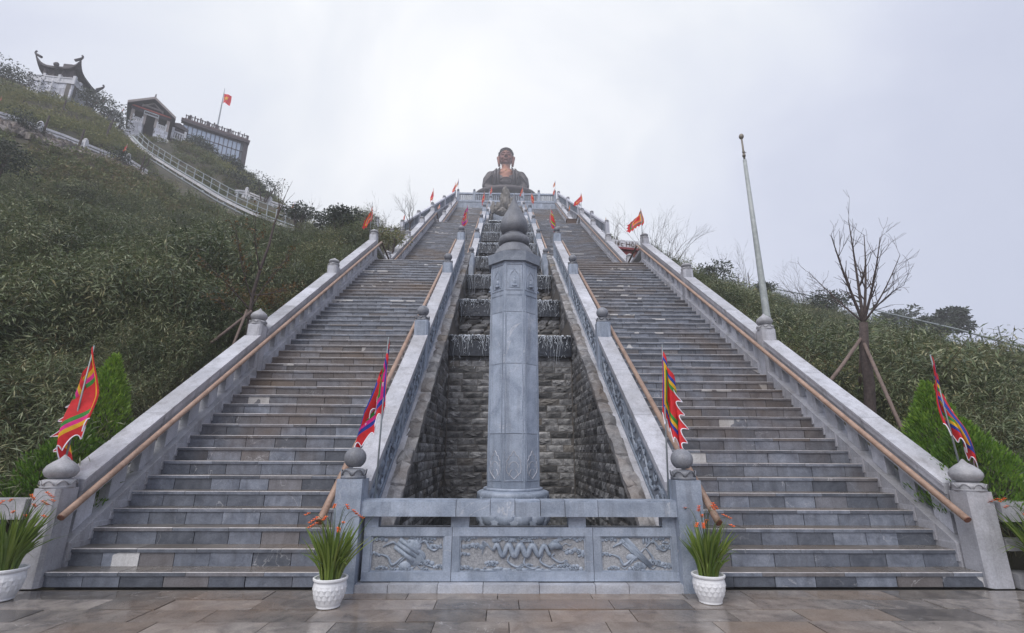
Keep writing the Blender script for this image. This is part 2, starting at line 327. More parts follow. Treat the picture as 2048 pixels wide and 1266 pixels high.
# ------------------------------------------------------------------ staircases
def stair(s):
    lab = 'wide dark slate staircase beside the cascade, on the pagoda side' if s < 0 else 'wide dark slate staircase beside the cascade, on the tall bare pole side'
    st = thing('stone_staircase', (s * 3.4, D0, 0), lab, 'staircase', 'twin stone staircases')
    for f in range(3):
        y0, z0 = FL[f]; xi = XI0 + .12 if f == 0 else 1.66
        xa, xb = (xi, 4.97) if s > 0 else (-4.97, -xi)
        for i in range(NS):
            ny, nz = y0 + i * T, z0 + i * R
            zb = nz - R if i or f else 0.0
            org = (s * 3.4, ny, zb)
            depth = T + .05 if i < NS - 1 else 2.4
            det = f == 0 and i < 24
            b_ = MB(); b_.box(xa, xb, ny + .07, ny + depth, zb - .02, nz - .038, 0)
            x = xa + (0 if random.random() < .5 else random.uniform(.1, .3) - .3); cells = []
            while x < xb - .02:
                w = random.uniform(.37, .5); x1 = min(x + w, xb)
                if xb - x1 < .14: x1 = xb
                cells.append((max(x, xa), x1)); x = x1
            sb = []
            for (x0, x1) in cells:
                q = b_ if not det else MB(); jy = random.uniform(-.004, .004)
                q.box(x0 + .004, x1 - .004, ny + .014 + jy, ny + .08, zb, nz - .04, 1)
                if det: sb.append((q, (x0 + x1) / 2))
            tb = []; x = xa; 
            while x < xb - .02:
                w = random.uniform(.55, .95); x1 = min(x + w, xb)
                if xb - x1 < .2: x1 = xb
                q = MB() if f == 0 and i < 9 else b_; c = .006; jz = random.uniform(-.002, .002)
                a0, a1 = x + .002, x1 - .002
                q.add([(a0, ny, nz - .04), (a1, ny, nz - .04), (a1, ny, nz - c), (a0, ny, nz - c), (a1, ny + c, nz + jz), (a0, ny + c, nz + jz), (a1, ny + depth, nz + jz), (a0, ny + depth, nz + jz), (a1, ny + depth, nz - .04), (a0, ny + depth, nz - .04)],
                      [(6, 7, 5, 4), (0, 9, 8, 1), (0, 3, 5, 7, 9), (1, 8, 6, 4, 2), (9, 7, 6, 8)], 2)
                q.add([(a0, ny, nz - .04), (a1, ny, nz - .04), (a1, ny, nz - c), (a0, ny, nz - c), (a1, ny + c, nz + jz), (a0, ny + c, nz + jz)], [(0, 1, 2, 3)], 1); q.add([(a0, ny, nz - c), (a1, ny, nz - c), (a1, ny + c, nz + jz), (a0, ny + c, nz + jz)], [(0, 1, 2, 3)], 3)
                if q is not b_: tb.append((q, (x + x1) / 2))
                x = x1
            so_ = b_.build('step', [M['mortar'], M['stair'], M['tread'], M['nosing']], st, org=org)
            for q, cx in sb: q.m = [0] * len(q.m); q.build('riser_stone', M['stair'], so_, org=(cx, ny, zb))
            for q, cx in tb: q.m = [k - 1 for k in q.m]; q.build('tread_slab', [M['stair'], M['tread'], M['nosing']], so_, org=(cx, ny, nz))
        # solid body below the flight
        b_ = MB(); ye, ze = FE[f]
        b_.prism([(xa, y0 + .12, -.4), (xa, ye + 2.3, -.4), (xa, ye + 2.3, ze - .05), (xa, ye + .1, ze - .05), (xa, y0 + .12, z0 - .25)], (xb - xa, 0, 0))
        b_.build('stair_body', M['mortar'], st)
    return st
stair(-1); stair(1)

# ------------------------------------------------------------------ balustrades
def newel_mesh(name, w, top, bot, mat, ribs=True):
    b_ = MB(); h = w / 2; c = .035
    pr = [(-h, -h + c), (-h + c, -h), (h - c, -h), (h, -h + c), (h, h - c), (h - c, h), (-h + c, h), (-h, h - c)]
    b_.prism([(x, y, bot) for x, y in pr], (0, 0, top - bot))
    if ribs:
        b_.box(-h * .55, h * .55, -h - .006, h + .006, bot + .02, top - .03); b_.box(-h - .006, h + .006, -h * .55, h * .55, bot + .02, top - .03)
    return b_.mesh(name, mat)
def sq_newel_mesh(name, w, dpt, top, bot, mat):
    b_ = MB(); b_.box(-w / 2, w / 2, -dpt / 2, dpt / 2, bot, top); return b_.mesh(name, mat)
def onion(mat, r=.155, tall=.25, name='finial'):
    b_ = MB()
    b_.lathe([(r * .98, 0), (r * 1.0, .02), (r * .95, .03), (r * 1.02, .05), (r * .92, .085), (r * .62, .10)], (0, 0, 0), 20)
    pr = [(r * .6, .10), (r * .85, .118), (r * 1.0, .155), (r * 1.0, .18), (r * .86, .215), (r * .55, .25), (r * .25, .275), (r * .05, .31)]
    b_.lathe([(a, .10 + (z - .10) * tall / .21) for a, z in pr], (0, 0, 0), 20)
    for k in range(8):
        t = 2 * math.pi * (k + .5) / 8; b_.tube([(r * 1.03 * math.cos(t + u), r * 1.03 * math.sin(t + u), .035 + .045 * (1 - (u / .34) ** 2)) for u in np.linspace(-.34, .34, 7)], .006, 4)
    return b_.mesh(name, mat, smooth=True)
def ball(mat, r=.135, name='finial'):
    b_ = MB()
    b_.lathe([(r * 1.12, 0), (r * 1.12, .03), (r * .98, .035), (r * 1.08, .06), (r * .95, .09), (r * .6, .105)], (0, 0, 0), 20)
    for k in range(6):
        t = 2 * math.pi * k / 6; b_.tube([(r * 1.1 * math.cos(t + u), r * 1.1 * math.sin(t + u), .035 + .06 * (1 - (u / .5) ** 2)) for u in np.linspace(-.5, .5, 7)], .008, 4)
    n = 9; b_.lathe([(max(.004, r * math.cos(p)) * 1.0, .105 + r * .92 + r * .95 * math.sin(p)) for p in np.linspace(-1.0, 1.57, n)], (0, 0, 0), 20)
    return b_.mesh(name, mat, smooth=True)
FIN_P, FIN_B, FIN_BALL = onion(M['finp']), onion(M['finp'], .15, .17), ball(M['ball'], .12)
NW_O0 = newel_mesh('newel', .29, .965, 0.0, M['pale'], False); NW_O = newel_mesh('newel', .28, .86, -.30, M['pale'])
NW_I0 = sq_newel_mesh('newel', .27, .27, 1.085, 0.0, M['blue']); NW_I = newel_mesh('newel', .27, 1.02, -.25, M['blue'])
BAL = MB(); BAL.hexa([(-.06, 0, 0), (.06, 0, 0), (.06, .22, .22 * K), (-.06, .22, .22 * K), (-.06, 0, .29), (.06, 0, .29), (.06, .22, .29 + .22 * K), (-.06, .22, .29 + .22 * K)]); BALM = BAL.mesh('baluster', M['paled'])
def sbox(b_, xa, xb, ya, yb, f, o0, o1, mat=0, dz=0):
    z = lambda y: zs(f, y) + dz
    b_.hexa([(xa, ya, z(ya) + o0), (xb, ya, z(ya) + o0), (xb, yb, z(yb) + o0), (xa, yb, z(yb) + o0), (xa, ya, z(ya) + o1), (xb, ya, z(ya) + o1), (xb, yb, z(yb) + o1), (xa, yb, z(yb) + o1)], mat)
def finish_newel(root, nm, fin, x, y, z, ftop):
    n = place('newel', nm, (x, y, z), root); fo = place('finial', fin, (x, y, z + ftop), n, rot=(0, 0, random.uniform(0, 1))); return n
def outer(s, f):
    y0, z0 = FL[f]; lab = f'{LEVEL[f]} flight of pale outer balustrade with open blocks, ' + ('pagoda side' if s < 0 else 'tall bare pole side')
    rt = thing('outer_balustrade', (s * XO, y0 + .1, z0 - .1), lab, 'balustrade', 'outer balustrades of the stairs')
    x = s * XO; sp = 3.662; ny = [y0 + .1 + i * sp for i in range(4)]
    for i, y in enumerate(ny):
        if i == 0 and f == 0: finish_newel(rt, NW_O0, FIN_P, x, y - .02, 0, .965)
        else: finish_newel(rt, NW_O, FIN_P if f == 0 and i < 2 else FIN_B, x, y, zs(f, y), .86)
    for i in range(3):
        ya, yb = ny[i] + .14, ny[i + 1] - .14
        for q_ in range(3):
            a_, b3 = ya + (yb - ya) * q_ / 3 + (.004 if q_ else 0), ya + (yb - ya) * (q_ + 1) / 3 - (.004 if q_ < 2 else 0); c = MB(); sbox(c, x - .145, x + .145, a_, b3, f, .60, .69); sbox(c, x - .125, x + .125, a_, b3, f, .505, .60); sbox(c, x - .155, x + .155, a_, b3, f, .69, .725); c.build('cap_rail', M['pale'], rt)
        c = MB(); sbox(c, x - .10, x + .10, ya, yb, f, .375, .505); c.build('under_rail', M['paled'], rt)
        nb = 8; step = (yb - ya) / nb
        for k in range(nb):
            y = ya + k * step + (step - .235) / 2; place('baluster', BALM, (x, y, zs(f, y) + .09), rt)
        c = MB(); sbox(c, x - .155, x + .155, ya - .02, yb + .02, f, -.30, .085); 
        k = 0
        while True:      # ragged cut stone where the stringer meets the steps
            yy = FL[f][0] + k * T * 1.0; k += 1
            if yy > yb: break
            if yy < ya: continue
            c.box(min(x - s * .15, x - s * .17), max(x - s * .15, x - s * .17), yy - .02, yy + .20, zs(f, yy) - .12, zs(f, yy) + .04 + random.uniform(0, .05))
        c.build('stringer', M['pale'], rt)
    hx = s * 4.86; ya, yb = ny[0] - .18, ny[3] + .18
    c = MB(); pts = [(hx, y, zs(f, y) + (.60 - .05 * (y - ya) / (yb - ya))) for y in np.linspace(ya, yb, 14)]
    c.tube(pts, .037, 12); hr = c.build('handrail', M['wood'], rt, smooth=True)
    e = MB(); a = np.array(pts[0]); dvec = np.array(pts[1]) - a; dvec /= np.linalg.norm(dvec); e.tube([a - dvec * .012, a - dvec * .004], .036, 12); e.build('handrail_end', M['woodend'], hr)
    br = MB()
    for y in ny[:]: br.tube([(hx, y, zs(f, y) + .56), (hx + s * .09, y, zs(f, y) + .50)], .012, 6)
    br.build('bracket', M['darkwood'], rt)
    if f < 2:        # level piece across the landing
        yl, zl = FE[f]; ya, yb = ny[3] + .15, FL[f + 1][0] + .0; zc = zl
        c = MB(); c.tube([(hx, ny[3] + .18, zs(f, ny[3] + .18) + .55), (hx, yb - .05, zs(f + 1, yb) + .46)], .035, 8); c.build('landing_handrail', M['darkwood'], rt)
        c = MB(); c.box(x - .14, x + .14, ya, yb - .05, zc + .62, zc + .74); c.box(x - .08, x + .08, ya, yb - .05, zc + .28, zc + .36); c.build('landing_rail', M['pale'], rt)
    return rt
def inner(s, f):
    y0, z0 = FL[f]; lab = f'{LEVEL[f]} flight of blue inner balustrade edging the cascade, ' + ('pagoda side' if s < 0 else 'tall pole side')
    x = CX * .7 + s * INN[f]; rt = thing('inner_balustrade', (x, y0, z0 - .14), lab, 'balustrade', 'inner balustrades of the cascade')
    sp = 3.662; ny = [y0 + i * sp for i in range(4)]
    for i, y in enumerate(ny):
        if i == 0 and f == 0: finish_newel(rt, NW_I0, FIN_BALL, x, y - .1, 0, 1.085)
        else: finish_newel(rt, NW_I, FIN_BALL, x, y, zs(f, y), 1.02)
    for i in range(3):
        ya, yb = ny[i] + .125, ny[i + 1] - .125
        xi, xo = x - s * .115, x + s * .115
        lo, hi = min(xi, xo), max(xi, xo)
        ym = (ya + yb) / 2
        q3 = (yb - ya) / 3
        for (a, b2) in ((ya, ya + q3 - .004), (ya + q3 + .004, ya + 2 * q3 - .004), (ya + 2 * q3 + .004, yb)):
            c = MB(); sbox(c, lo - .02, hi + .02, a, b2, f, .715, .81); sbox(c, lo, hi, a, b2, f, .66, .715); c.build('cap_rail', M['pale'], rt)
        c = MB(); sbox(c, lo + .03, hi - .03, ya, yb, f, .08, .67); pn = c.build('carved_panel', M['blued'], rt)
        c = MB(); px_ = x - s * .09
        for (u0, u1, o0, o1) in ((0, 1, .60, .66), (0, 1, .08, .15), (0, .03, .15, .60), (.48, .52, .15, .60), (.97, 1, .15, .60)):
            a, b2 = ya + (yb - ya) * u0, ya + (yb - ya) * u1; sbox(c, min(px_, px_ - s * .022), max(px_, px_ - s * .022), a, b2, f, o0, o1)
        if f < 2:
            for h in range(2):
                a = ya + (yb - ya) * (.04 + .48 * h); L = (yb - ya) * .43
                pts = []
                for u in np.linspace(0, 1, 40):
                    y = a + L * u; pts.append((px_ - s * .006, y, zs(f, y) + .375 + .12 * math.sin(u * 14)))
                c.tube(pts, .017, 5)
                for q in range(7):
                    y = a + L * (q + .5) / 7; sg = 1 if q % 2 else -1; c.ell((px_, y, zs(f, y) + .375 - sg * .12), .024, .07, .06, 8, 4); c.ell((px_, y + .09, zs(f, y) + .44 - sg * .05), .018, .04, .03, 8, 4)
                    c.tube([(px_ - s * .008, y + .08 * r_ * math.cos(8 * r_), zs(f, y) + .40 + sg * .11 + .085 * r_ * math.sin(8 * r_)) for r_ in np.linspace(.2, 1, 9)], .011, 4)
        c.build('relief', M['relief'], pn)
        c = MB(); sbox(c, min(xi - s * .0, xi - s * .085), max(xi, xi - s * .085), max(ya - .3, 5.66), yb + .3, f, .03, .12); c.build('coping', M['pale'], rt)
        c = MB(); sbox(c, lo + .02, hi + .02 * (1 if s > 0 else -1) + .0, max(ya - .05, 5.66), yb + .05, f, -.5, .08); c.build('base_course', M['pale'], rt)
    hx = x + s * .205; ya, yb = ny[0] - (.42 if f == 0 else .1), ny[3] + .1
    c = MB(); pts = [(hx, y, zs(f, y) + .86 - .12 * (y - ya) / (yb - ya)) for y in np.linspace(ya, yb, 14)]; c.tube(pts, .037, 12); hr = c.build('handrail', M['wood'], rt, smooth=True)
    e = MB(); a = np.array(pts[0]); dvec = np.array(pts[1]) - a; dvec /= np.linalg.norm(dvec); e.tube([a - dvec * .012, a - dvec * .004], .036, 12); e.build('handrail_end', M['woodend'], hr)
    return rt
for s in (-1, 1):
    for f in range(3): outer(s, f); inner(s, f)

# ------------------------------------------------------------------ cascade: side walls, tiers, water
def brick_meshes(mat, n=4):
    out_ = []
    for k in range(n):
        nx, nz_ = 4, 3; vs = []; fs = []
        for j in range(nz_ + 1):
            for i in range(nx + 1):
                u, w = i / nx, j / nz_; edge = i in (0, nx) or j in (0, nz_)
                vs.append((u - .5 + (0 if edge else random.uniform(-.06, .06)), (-random.uniform(0, .12) if edge else -random.uniform(.1, 1.5) * .6), w + (0 if edge else random.uniform(-.09, .09))))
        for j in range(nz_):
            for i in range(nx): a = j * (nx + 1) + i; fs.append((a, a + 1, a + nx + 2, a + nx + 1))
        b_ = MB(); b_.add(vs, fs)
        q = len(vs); b_.add([(-.5, 0, 0), (.5, 0, 0), (.5, 0, 1), (-.5, 0, 1), (-.5, 1, 0), (.5, 1, 0), (.5, 1, 1), (-.5, 1, 1)], [(0, 4, 5, 1), (1, 5, 6, 2), (2, 6, 7, 3), (3, 7, 4, 0)])
        me = b_.mesh('brick', mat); out_.append(me)
    return out_
BRK = brick_meshes(M['brick'])
def add_brick(b_, p, ux, uy, L, Dp, H):       # joined version: rough outward face
    nx, nz_ = 3, 2; vs = []; fs = []; p, ux, uy = map(lambda q: np.asarray(q, float), (p, ux, uy))
    for j in range(nz_ + 1):
        for i in range(nx + 1):
            e = i in (0, nx) or j in (0, nz_); vs.append(p + ux * L * (i / nx - .5) - uy * (0 if e else random.uniform(.008, .03)) + np.array([0, 0, H * j / nz_]))
    for j in range(nz_):
        for i in range(nx): a = j * (nx + 1) + i; fs.append((a, a + 1, a + nx + 2, a + nx + 1))
    b_.add(vs, fs)
def rough(q, a=.04):
    '''Split the top face of a single box into a broken, uneven crown.'''
    v = np.array(q.v); m_ = v[4:].mean(0); b_ = len(q.v); mids = [(v[4 + i] + v[4 + (i + 1) % 4]) / 2 for i in range(4)]
    for i in range(4): q.v[4 + i] = tuple(v[4 + i] + np.array([random.uniform(-.012, .012), 0, random.uniform(-a, a * .3)]))
    q.v += [tuple(p + np.array([random.uniform(-.02, .02), random.uniform(-.01, .01), random.uniform(-a, a)])) for p in mids] + [tuple(m_ + np.array([random.uniform(-.03, .03), random.uniform(-.04, .04), random.uniform(-.2, 1.2) * a]))]
    q.f = [f for k, f in enumerate(q.f) if k != 1] + [(4 + i, b_ + i, b_ + 4, b_ + (i - 1) % 4) for i in range(4)] + [(4 + i, 4 + (i + 1) % 4, b_ + i) for i in range(4)]; q.m = [0] * len(q.f)
CW = 1.46                      # half width of the channel on the lowest flight
LIPY = [11.34 + 2.23 * k for k in range(7)]; LIPZ = [4.035 + 1.60 * k for k in range(7)]
def chan(y): return CW if y < FL[1][0] - 1 else 1.30
for s in (-1, 1):
    lab = 'rough stone brick wall of the cascade channel, ' + ('left of the pillar' if s < 0 else 'right of the pillar')
    x = CX + s * CW; rt = thing('channel_wall', (x, 5.6, 0), lab, 'wall', 'side walls of the cascade channel')
    top = lambda y: zs(0, y) + .10
    c = MB(); c.prism([(x + s * .035, 5.68, -.3), (x + s * .035, 16.9, -.3), (x + s * .035, 16.9, top(16.9) - .05), (x + s * .035, 5.68, top(5.68) - .05)], (s * .11, 0, 0)); c.build('wall_core', M['mortar'], rt)
    h = .15; nrow = int(9.0 / h); cnt = 0; far = MB()
    for j in range(nrow):
        z = j * h; ystart = max(5.68, D0 + (z + h - .10 - Z1) / K)
        yend = 16.9
        y = ystart
        # below tier k the wall is only visible in front of the tier face
        yend = next((LIPY[k] + .1 for k in range(7) if LIPZ[k] > z - .6 + 0), 16.9); yend = min(yend, 16.9)
        first = True
        while y < yend - .02:
            L = random.uniform(.26, .42); y1 = min(y + L, yend)
            if yend - y1 < .1: y1 = yend
            if y < LIPY[0] and y1 - y > .05:
                o = place('brick', random.choice(BRK), (x + s * .035, (y + y1) / 2, z + .004), rt, rot=(0, 0, s * math.pi / 2 * -1), scale=(y1 - y - .012, .035 * random.uniform(.9, 1.5), h - .012)); cnt += 1
            elif y1 - y > .05: add_brick(far, (x + s * .03, (y + y1) / 2, z), (0, -s * 1.0, 0), (s, 0, 0), y1 - y - .012, .03, h - .012)
            y = y1
    stuff(far.build('upper_brickwork', M['brick'], rt))
    y = 5.68
    while y < 16.8:
        L = random.uniform(.22, .34); y1 = min(y + L, 16.9); j = random.uniform(-.015, .02); q = MB(); sbox(q, min(x - s * .03, x + s * .155), max(x - s * .03, x + s * .155), y + .007, y1 - .007, 0, .02, .145 + j); rough(q); q.build('cope_stone', M['cope'], rt); y = y1
    # upper channel wall
    x2 = CX + s * 1.30; rt2 = thing('channel_wall', (x2, 18.6, 8), 'upper stone wall of the cascade channel above the first landing, ' + ('left of the water' if s < 0 else 'right of the water'), 'wall', 'side walls of the cascade channel')
    c = MB()
    for f in (1, 2):
        ya, yb = FL[f][0] - .8, FE[f][0] + .6
        c.prism([(x2 + s * .03, ya, zs(f, ya) - 3), (x2 + s * .03, yb, zs(f, yb) - 3), (x2 + s * .03, yb, zs(f, yb) + .08), (x2 + s * .03, ya, zs(f, ya) + .08)], (s * .11, 0, 0))
    c.build('wall_core', M['mortar'], rt2); c = MB(); cc = MB()
    for f in (1, 2):
        y = FL[f][0] - .8; yb = FE[f][0] + .6
        while y < yb:
            L = random.uniform(.3, .45)
            for j in range(9): add_brick(c, (x2 + s * .03, y + L / 2, zs(f, y) - .10 - .16 * j), (0, -s, 0), (s, 0, 0), L - .012, .03, .15)
            sbox(cc, min(x2 - s * .03, x2 + s * .14), max(x2 - s * .03, x2 + s * .14), y + .005, y + L - .005, f, .05, .15 + random.uniform(-.02, .02)); y += L
    stuff(c.build('upper_brickwork', M['brick'], rt2)); stuff(cc.build('cope_stones', M['cope'], rt2))
cas = thing('cascade_tiers', (CX, 10.3, 0), 'stepped rock brick weir of black lips behind the tall pillar', 'waterfall steps')
for k in range(7):
    y, z = LIPY[k], LIPZ[k]; w = chan(y); zb = 0 if k == 0 else LIPZ[k - 1]
    c = MB(); c.box(CX - w - .02, CX + w + .02, y + .05, (LIPY[k + 1] + .2) if k < 6 else y + 2.5, zb - .5, z - .02); c.build('tier_core', M['mortar'], cas)
    far = MB(); h = .15; j = 0
    while zb + j * h < z - .5 + .02:
        x = -w - random.uniform(0, .2)
        while x < w:
            L = random.uniform(.28, .48); x0, x1 = max(x, -w), min(x + L, w); x += L
            if x1 - x0 < .06: continue
            if k == 0: place('brick', random.choice(BRK), (CX + (x0 + x1) / 2, y + .05, zb + j * h + .004), cas, scale=(x1 - x0 - .012, .035 * random.uniform(.8, 1.5), h - .012))
            else: add_brick(far, (CX + (x0 + x1) / 2, y + .05, zb + j * h), (1, 0, 0), (0, 1, 0), x1 - x0 - .012, .03, h - .012)
        j += 1
    if k: stuff(far.build('tier_brickwork', M['brick'], cas))
    c = MB(); c.box(CX - w, CX + w, y - .06, y + .3, z - .44, z - .02); c.box(CX - w, CX + w, y - .10, y + .3, z - .09, z - .01); c.box(CX - w, CX + w, y - .09, y + .2, z - .50, z - .44)
    c.build('weir_lip', M['wetrock'], cas)
    # the water itself
    wv = MB(); rs = random.Random(k * 7 + 3)
    def strand(x, y, z, L, w0):
        pts = []; n = 7; xx = x
        for i in range(n):
            t_ = i / (n - 1); xx += rs.uniform(-.03, .03); pts.append((xx, y - .105 - .05 * math.sqrt(t_) + rs.uniform(-.008, .008), z - L * t_ * (0.6 + .4 * t_)))
        wv.tube(pts, [w0 * rs.uniform(.5, 1.2) * (1 - .6 * i / n) for i in range(n)], 4, flat=.7)
    for i in range(210):
        x = CX + rs.uniform(-w, w); cl = math.sin(x * 9 + k) + math.sin(x * 23 + 2 * k)
        if cl < -.9: continue
        strand(x, y, z, rs.choice((.05, .07, .1, .14, .2, .3, .45, .7)) * rs.uniform(.7, 1.2), rs.choice((.002, .003, .004, .007)) * rs.uniform(.8, 1.4))
    pts = []; x = CX - w
    while x < CX + w:
        wv.ell((x, y - .105, z - .005 + rs.uniform(-.01, .01)), rs.uniform(.015, .05), .015, rs.uniform(.006, .02), 6, 4); x += rs.uniform(.03, .11)
    for i in range(170): 
        x = CX + rs.uniform(-w, w); zz = z - rs.uniform(.02, .9) * rs.random(); wv.tube([(x, y - .115, zz), (x + rs.uniform(-.04, .04), y - .12, zz - rs.uniform(.01, .07))], rs.uniform(.002, .006), 4)
    struct(wv.build('waterfall', M['water']))
c = MB(); c.box(CX - CW, CX + CW, 5.67, 11.4, -.2, .12); struct(c.build('basin_water', M['basin']))
# upper chute of fast white water below the rocks
c = MB(); ya, yb = LIPY[6] + .2, 36.5; za, zb = LIPZ[6] + .25, 19.2
c.hexa([(CX - 1.1, ya, za - 1.5), (CX + 1.1, ya, za - 1.5), (CX + 1.1, yb, zb - 1.5), (CX - 1.1, yb, zb - 1.5), (CX - 1.1, ya, za), (CX + 1.1, ya, za), (CX + 1.1, yb, zb), (CX - 1.1, yb, zb)])
tag(c.build('chute_bed', M['wetrock']), 'steep dark chute bed carrying white water below the rocks', 'chute')
wv = MB(); rs = random.Random(5)
for i in range(420):
    u = rs.random(); y = ya + (yb - ya) * u; z = za + (zb - za) * u + .02; x = CX + rs.uniform(-1.05, 1.05)
    if x < CX - .5 and rs.random() < .6 or rs.random() < .65:
        wv.tube([(x, y, z), (x + rs.uniform(-.1, .1), y - .25, z - .25 * (zb - za) / (yb - ya) + .03), (x + rs.uniform(-.12, .12), y - .6, z - .6 * (zb - za) / (yb - ya) + .01)], [.03, .055, .02], 4, flat=.5)
struct(wv.build('waterfall', M['water']))

# ------------------------------------------------------------------ front parapet of the basin with carved panels
PF = 5.50
rt = thing('carved_parapet', (CX * .5, PF, 0), 'low carved blue stone parapet in front of the pillar', 'parapet')
x = -1.70
while x < 1.68:
    w = random.choice((.34, .46, .5, .57)); x1 = min(x + w, 1.69)
    if 1.69 - x1 < .12: x1 = 1.69
    c = MB(); c.box(x + .003, x1 - .003, 5.40 + random.uniform(-.004, .004), 5.62, -.02, .075 + random.uniform(-.004, .004)); c.build('kerb_stone', M['kerb'], rt); x = x1
def frame(x0, x1, z0, z1, b, y=PF):
    pn = MB(); pn.box(x0 + .001, x1 - .001, y + .03, y + .14, z0, z1); p = pn.build('carved_panel', M['pecked'], rt)
    c = MB(); 
    for (a0, a1, c0, c1) in ((x0, x1, z1 - b, z1), (x0, x1, z0, z0 + b), (x0, x0 + b * .9, z0 + b, z1 - b), (x1 - b * .9, x1, z0 + b, z1 - b)): c.box(a0, a1, y, y + .06, c0, c1)
    q = .014
    for (a0, a1, c0, c1) in ((x0 + b * .9, x1 - b * .9, z1 - b - q, z1 - b), (x0 + b * .9, x1 - b * .9, z0 + b, z0 + b + q), (x0 + b * .9, x0 + b * .9 + q, z0 + b + q, z1 - b - q), (x1 - b * .9 - q, x1 - b * .9, z0 + b + q, z1 - b - q)): c.box(a0, a1, y + .012, y + .05, c0, c1)
    c.build('panel_frame', M['blue'], p); return p
def cloud(c, x, z, r, y=PF + .032, n=5):
    rs = random.Random(int(x * 1000 + z * 77)); 
    for i in range(n):
        u = (i / (n - 1) - .5) * 2; c.ell((x + u * r * 1.15, y, z + r * .28 * (1 - u * u) + rs.uniform(-.1, .1) * r), r * .40, .012, r * .34, 10, 6)
    for u in (-.5, .35):
        c.tube([(x + u * r + .30 * r * a * math.cos(8 * a), y - .016, z + .12 * r + .30 * r * a * math.sin(8 * a)) for a in np.linspace(.15, 1, 14)], .0055, 4)
def ribbon(c, pts, w=.016, y=PF + .026):
    P = np.array(pts, float); n = 22; tt = np.linspace(0, len(P) - 1, n); out_ = []
    for a in tt:
        i = min(int(a), len(P) - 2); u = a - i; p0, p1, p2, p3 = P[max(i - 1, 0)], P[i], P[i + 1], P[min(i + 2, len(P) - 1)]
        q = .5 * (2 * p1 + (p2 - p0) * u + (2 * p0 - 5 * p1 + 4 * p2 - p3) * u * u + (3 * p1 - p0 - 3 * p2 + p3) * u ** 3); out_.append((q[0], y, q[1]))
    c.tube(out_, [w * (.55 + .45 * math.sin(math.pi * min(1, i / n * 1.15))) for i in range(n)], 6, flat=.9)
PX = [(-1.66, -.74), (-.735, .745), (.75, 1.66)]
ZB, ZT = .085, .60
P1 = frame(*PX[0], ZB, ZT, .085); P2 = frame(*PX[1], ZB, ZT, .085); P3 = frame(*PX[2], ZB, ZT, .085)
def bundle(c, cx, cz, flute):
    def rot(x, z, a): return (cx + x * math.cos(a) - z * math.sin(a), cz + x * math.sin(a) + z * math.cos(a))
    if not flute:
        for dz, w in ((.045, .024), (.0, .024), (-.045, .024)):
            a, b2 = rot(-.15, dz + .02, -.6), rot(.10, dz + .02, -.6); c.tube([(a[0], PF + .03, a[1]), (b2[0], PF + .028, b2[1])], w, 8)
        c.ell((cx + .05, PF + .034, cz + .07), .10, .026, .075, 12, 6); c.ell((cx + .09, PF + .034, cz - .04), .11, .026, .085, 12, 6); c.ell((cx - .02, PF + .034, cz - .12), .07, .02, .05, 10, 6)
    else:
        for k in range(6):
            a, b2 = rot(-.22, (k - 2.5) * .017, -.75), rot(.18, (k - 2.5) * .006, -.75); c.tube([(a[0], PF + .026, a[1]), (b2[0], PF + .022, b2[1])], .010, 6)
        c.ell((cx + .02, PF + .034, cz - .12), .08, .02, .04, 10, 6); c.ell((cx - .06, PF + .034, cz - .04), .07, .02, .04, 10, 6)
    for k in range(3):
        a = rot(.06 + .03 * k, .13, .1); c.ell((cx + .10 + .03 * (k - 1), PF + .03, cz + .13), .016, .014, .045, 8, 5)
    ribbon(c, [(cx + .09, cz + .06), (cx + .17, cz + .12), (cx + .23, cz + .05), (cx + .29, cz + .03), (cx + .35, cz + .09)]); ribbon(c, [(cx + .09, cz + .05), (cx + .15, cz - .03), (cx + .19, cz - .10), (cx + .27, cz - .13)])
    ribbon(c, [(cx - .06, cz), (cx - .14, cz + .10), (cx - .20, cz + .09), (cx - .26, cz + .06)]); ribbon(c, [(cx - .05, cz - .04), (cx - .15, cz - .11), (cx - .20, cz - .04), (cx - .28, cz - .01)])
    ribbon(c, [(cx - .09, cz - .10), (cx, cz - .02), (cx + .08, cz + .05)], .012)
for pn, cx, fl in ((P1, -1.20, False), (P3, 1.22, True)):
    c = MB(); bundle(c, cx, .345, fl); x0 = cx - .32
    for dx, z, r in ((.02, .47, .06), (-.03, .33, .05), (.06, .20, .045), (.60, .40, .055), (.50, .25, .07), (.30, .19, .06), (.55, .48, .045), (.66, .21, .05)): cloud(c, x0 + dx, z, r)
    rq = random.Random(int(cx * 99)); [cloud(c, cx + rq.uniform(-.34, .34), rq.choice((.19, .24, .45, .49)), rq.uniform(.022, .036)) for _ in range(9)]
    for q in range(4): ribbon(c, [(cx - .2 + .1 * q, .24), (cx - .15 + .1 * q, .20), (cx - .1 + .1 * q, .235)], .007)
    c.build('relief', M['relief'], pn, smooth=True)
c = MB()         # the dragon
body = [(-.30 + .60 * u, PF + .02, .375 + .058 * math.sin(u * 30) * (1 - .25 * u)) for u in np.linspace(0, 1, 60)]
c.tube(body, [.010 + .022 * math.sin(math.pi * min(1, .12 + u * .75)) for u in np.linspace(0, 1, 60)], 8)
for i in range(2, 58):
    p0, p1 = np.array(body[i]), np.array(body[i + 1]); d_ = (p1 - p0) / np.linalg.norm(p1 - p0); n2 = np.array([-d_[2], 0, d_[0]]); n2 = n2 if n2[2] > 0 else -n2; r_ = .010 + .022 * math.sin(math.pi * min(1, .12 + i / 60 * .75))
    c.add([p0 + n2 * r_ * .7 - d_ * .006, p0 + n2 * r_ * .7 + d_ * .006, p0 + n2 * (r_ + .014) + [0, -.004, 0], p0 + n2 * r_ * .5 + [0, -.018, 0]], [(0, 1, 2), (0, 2, 3), (1, 3, 2)])
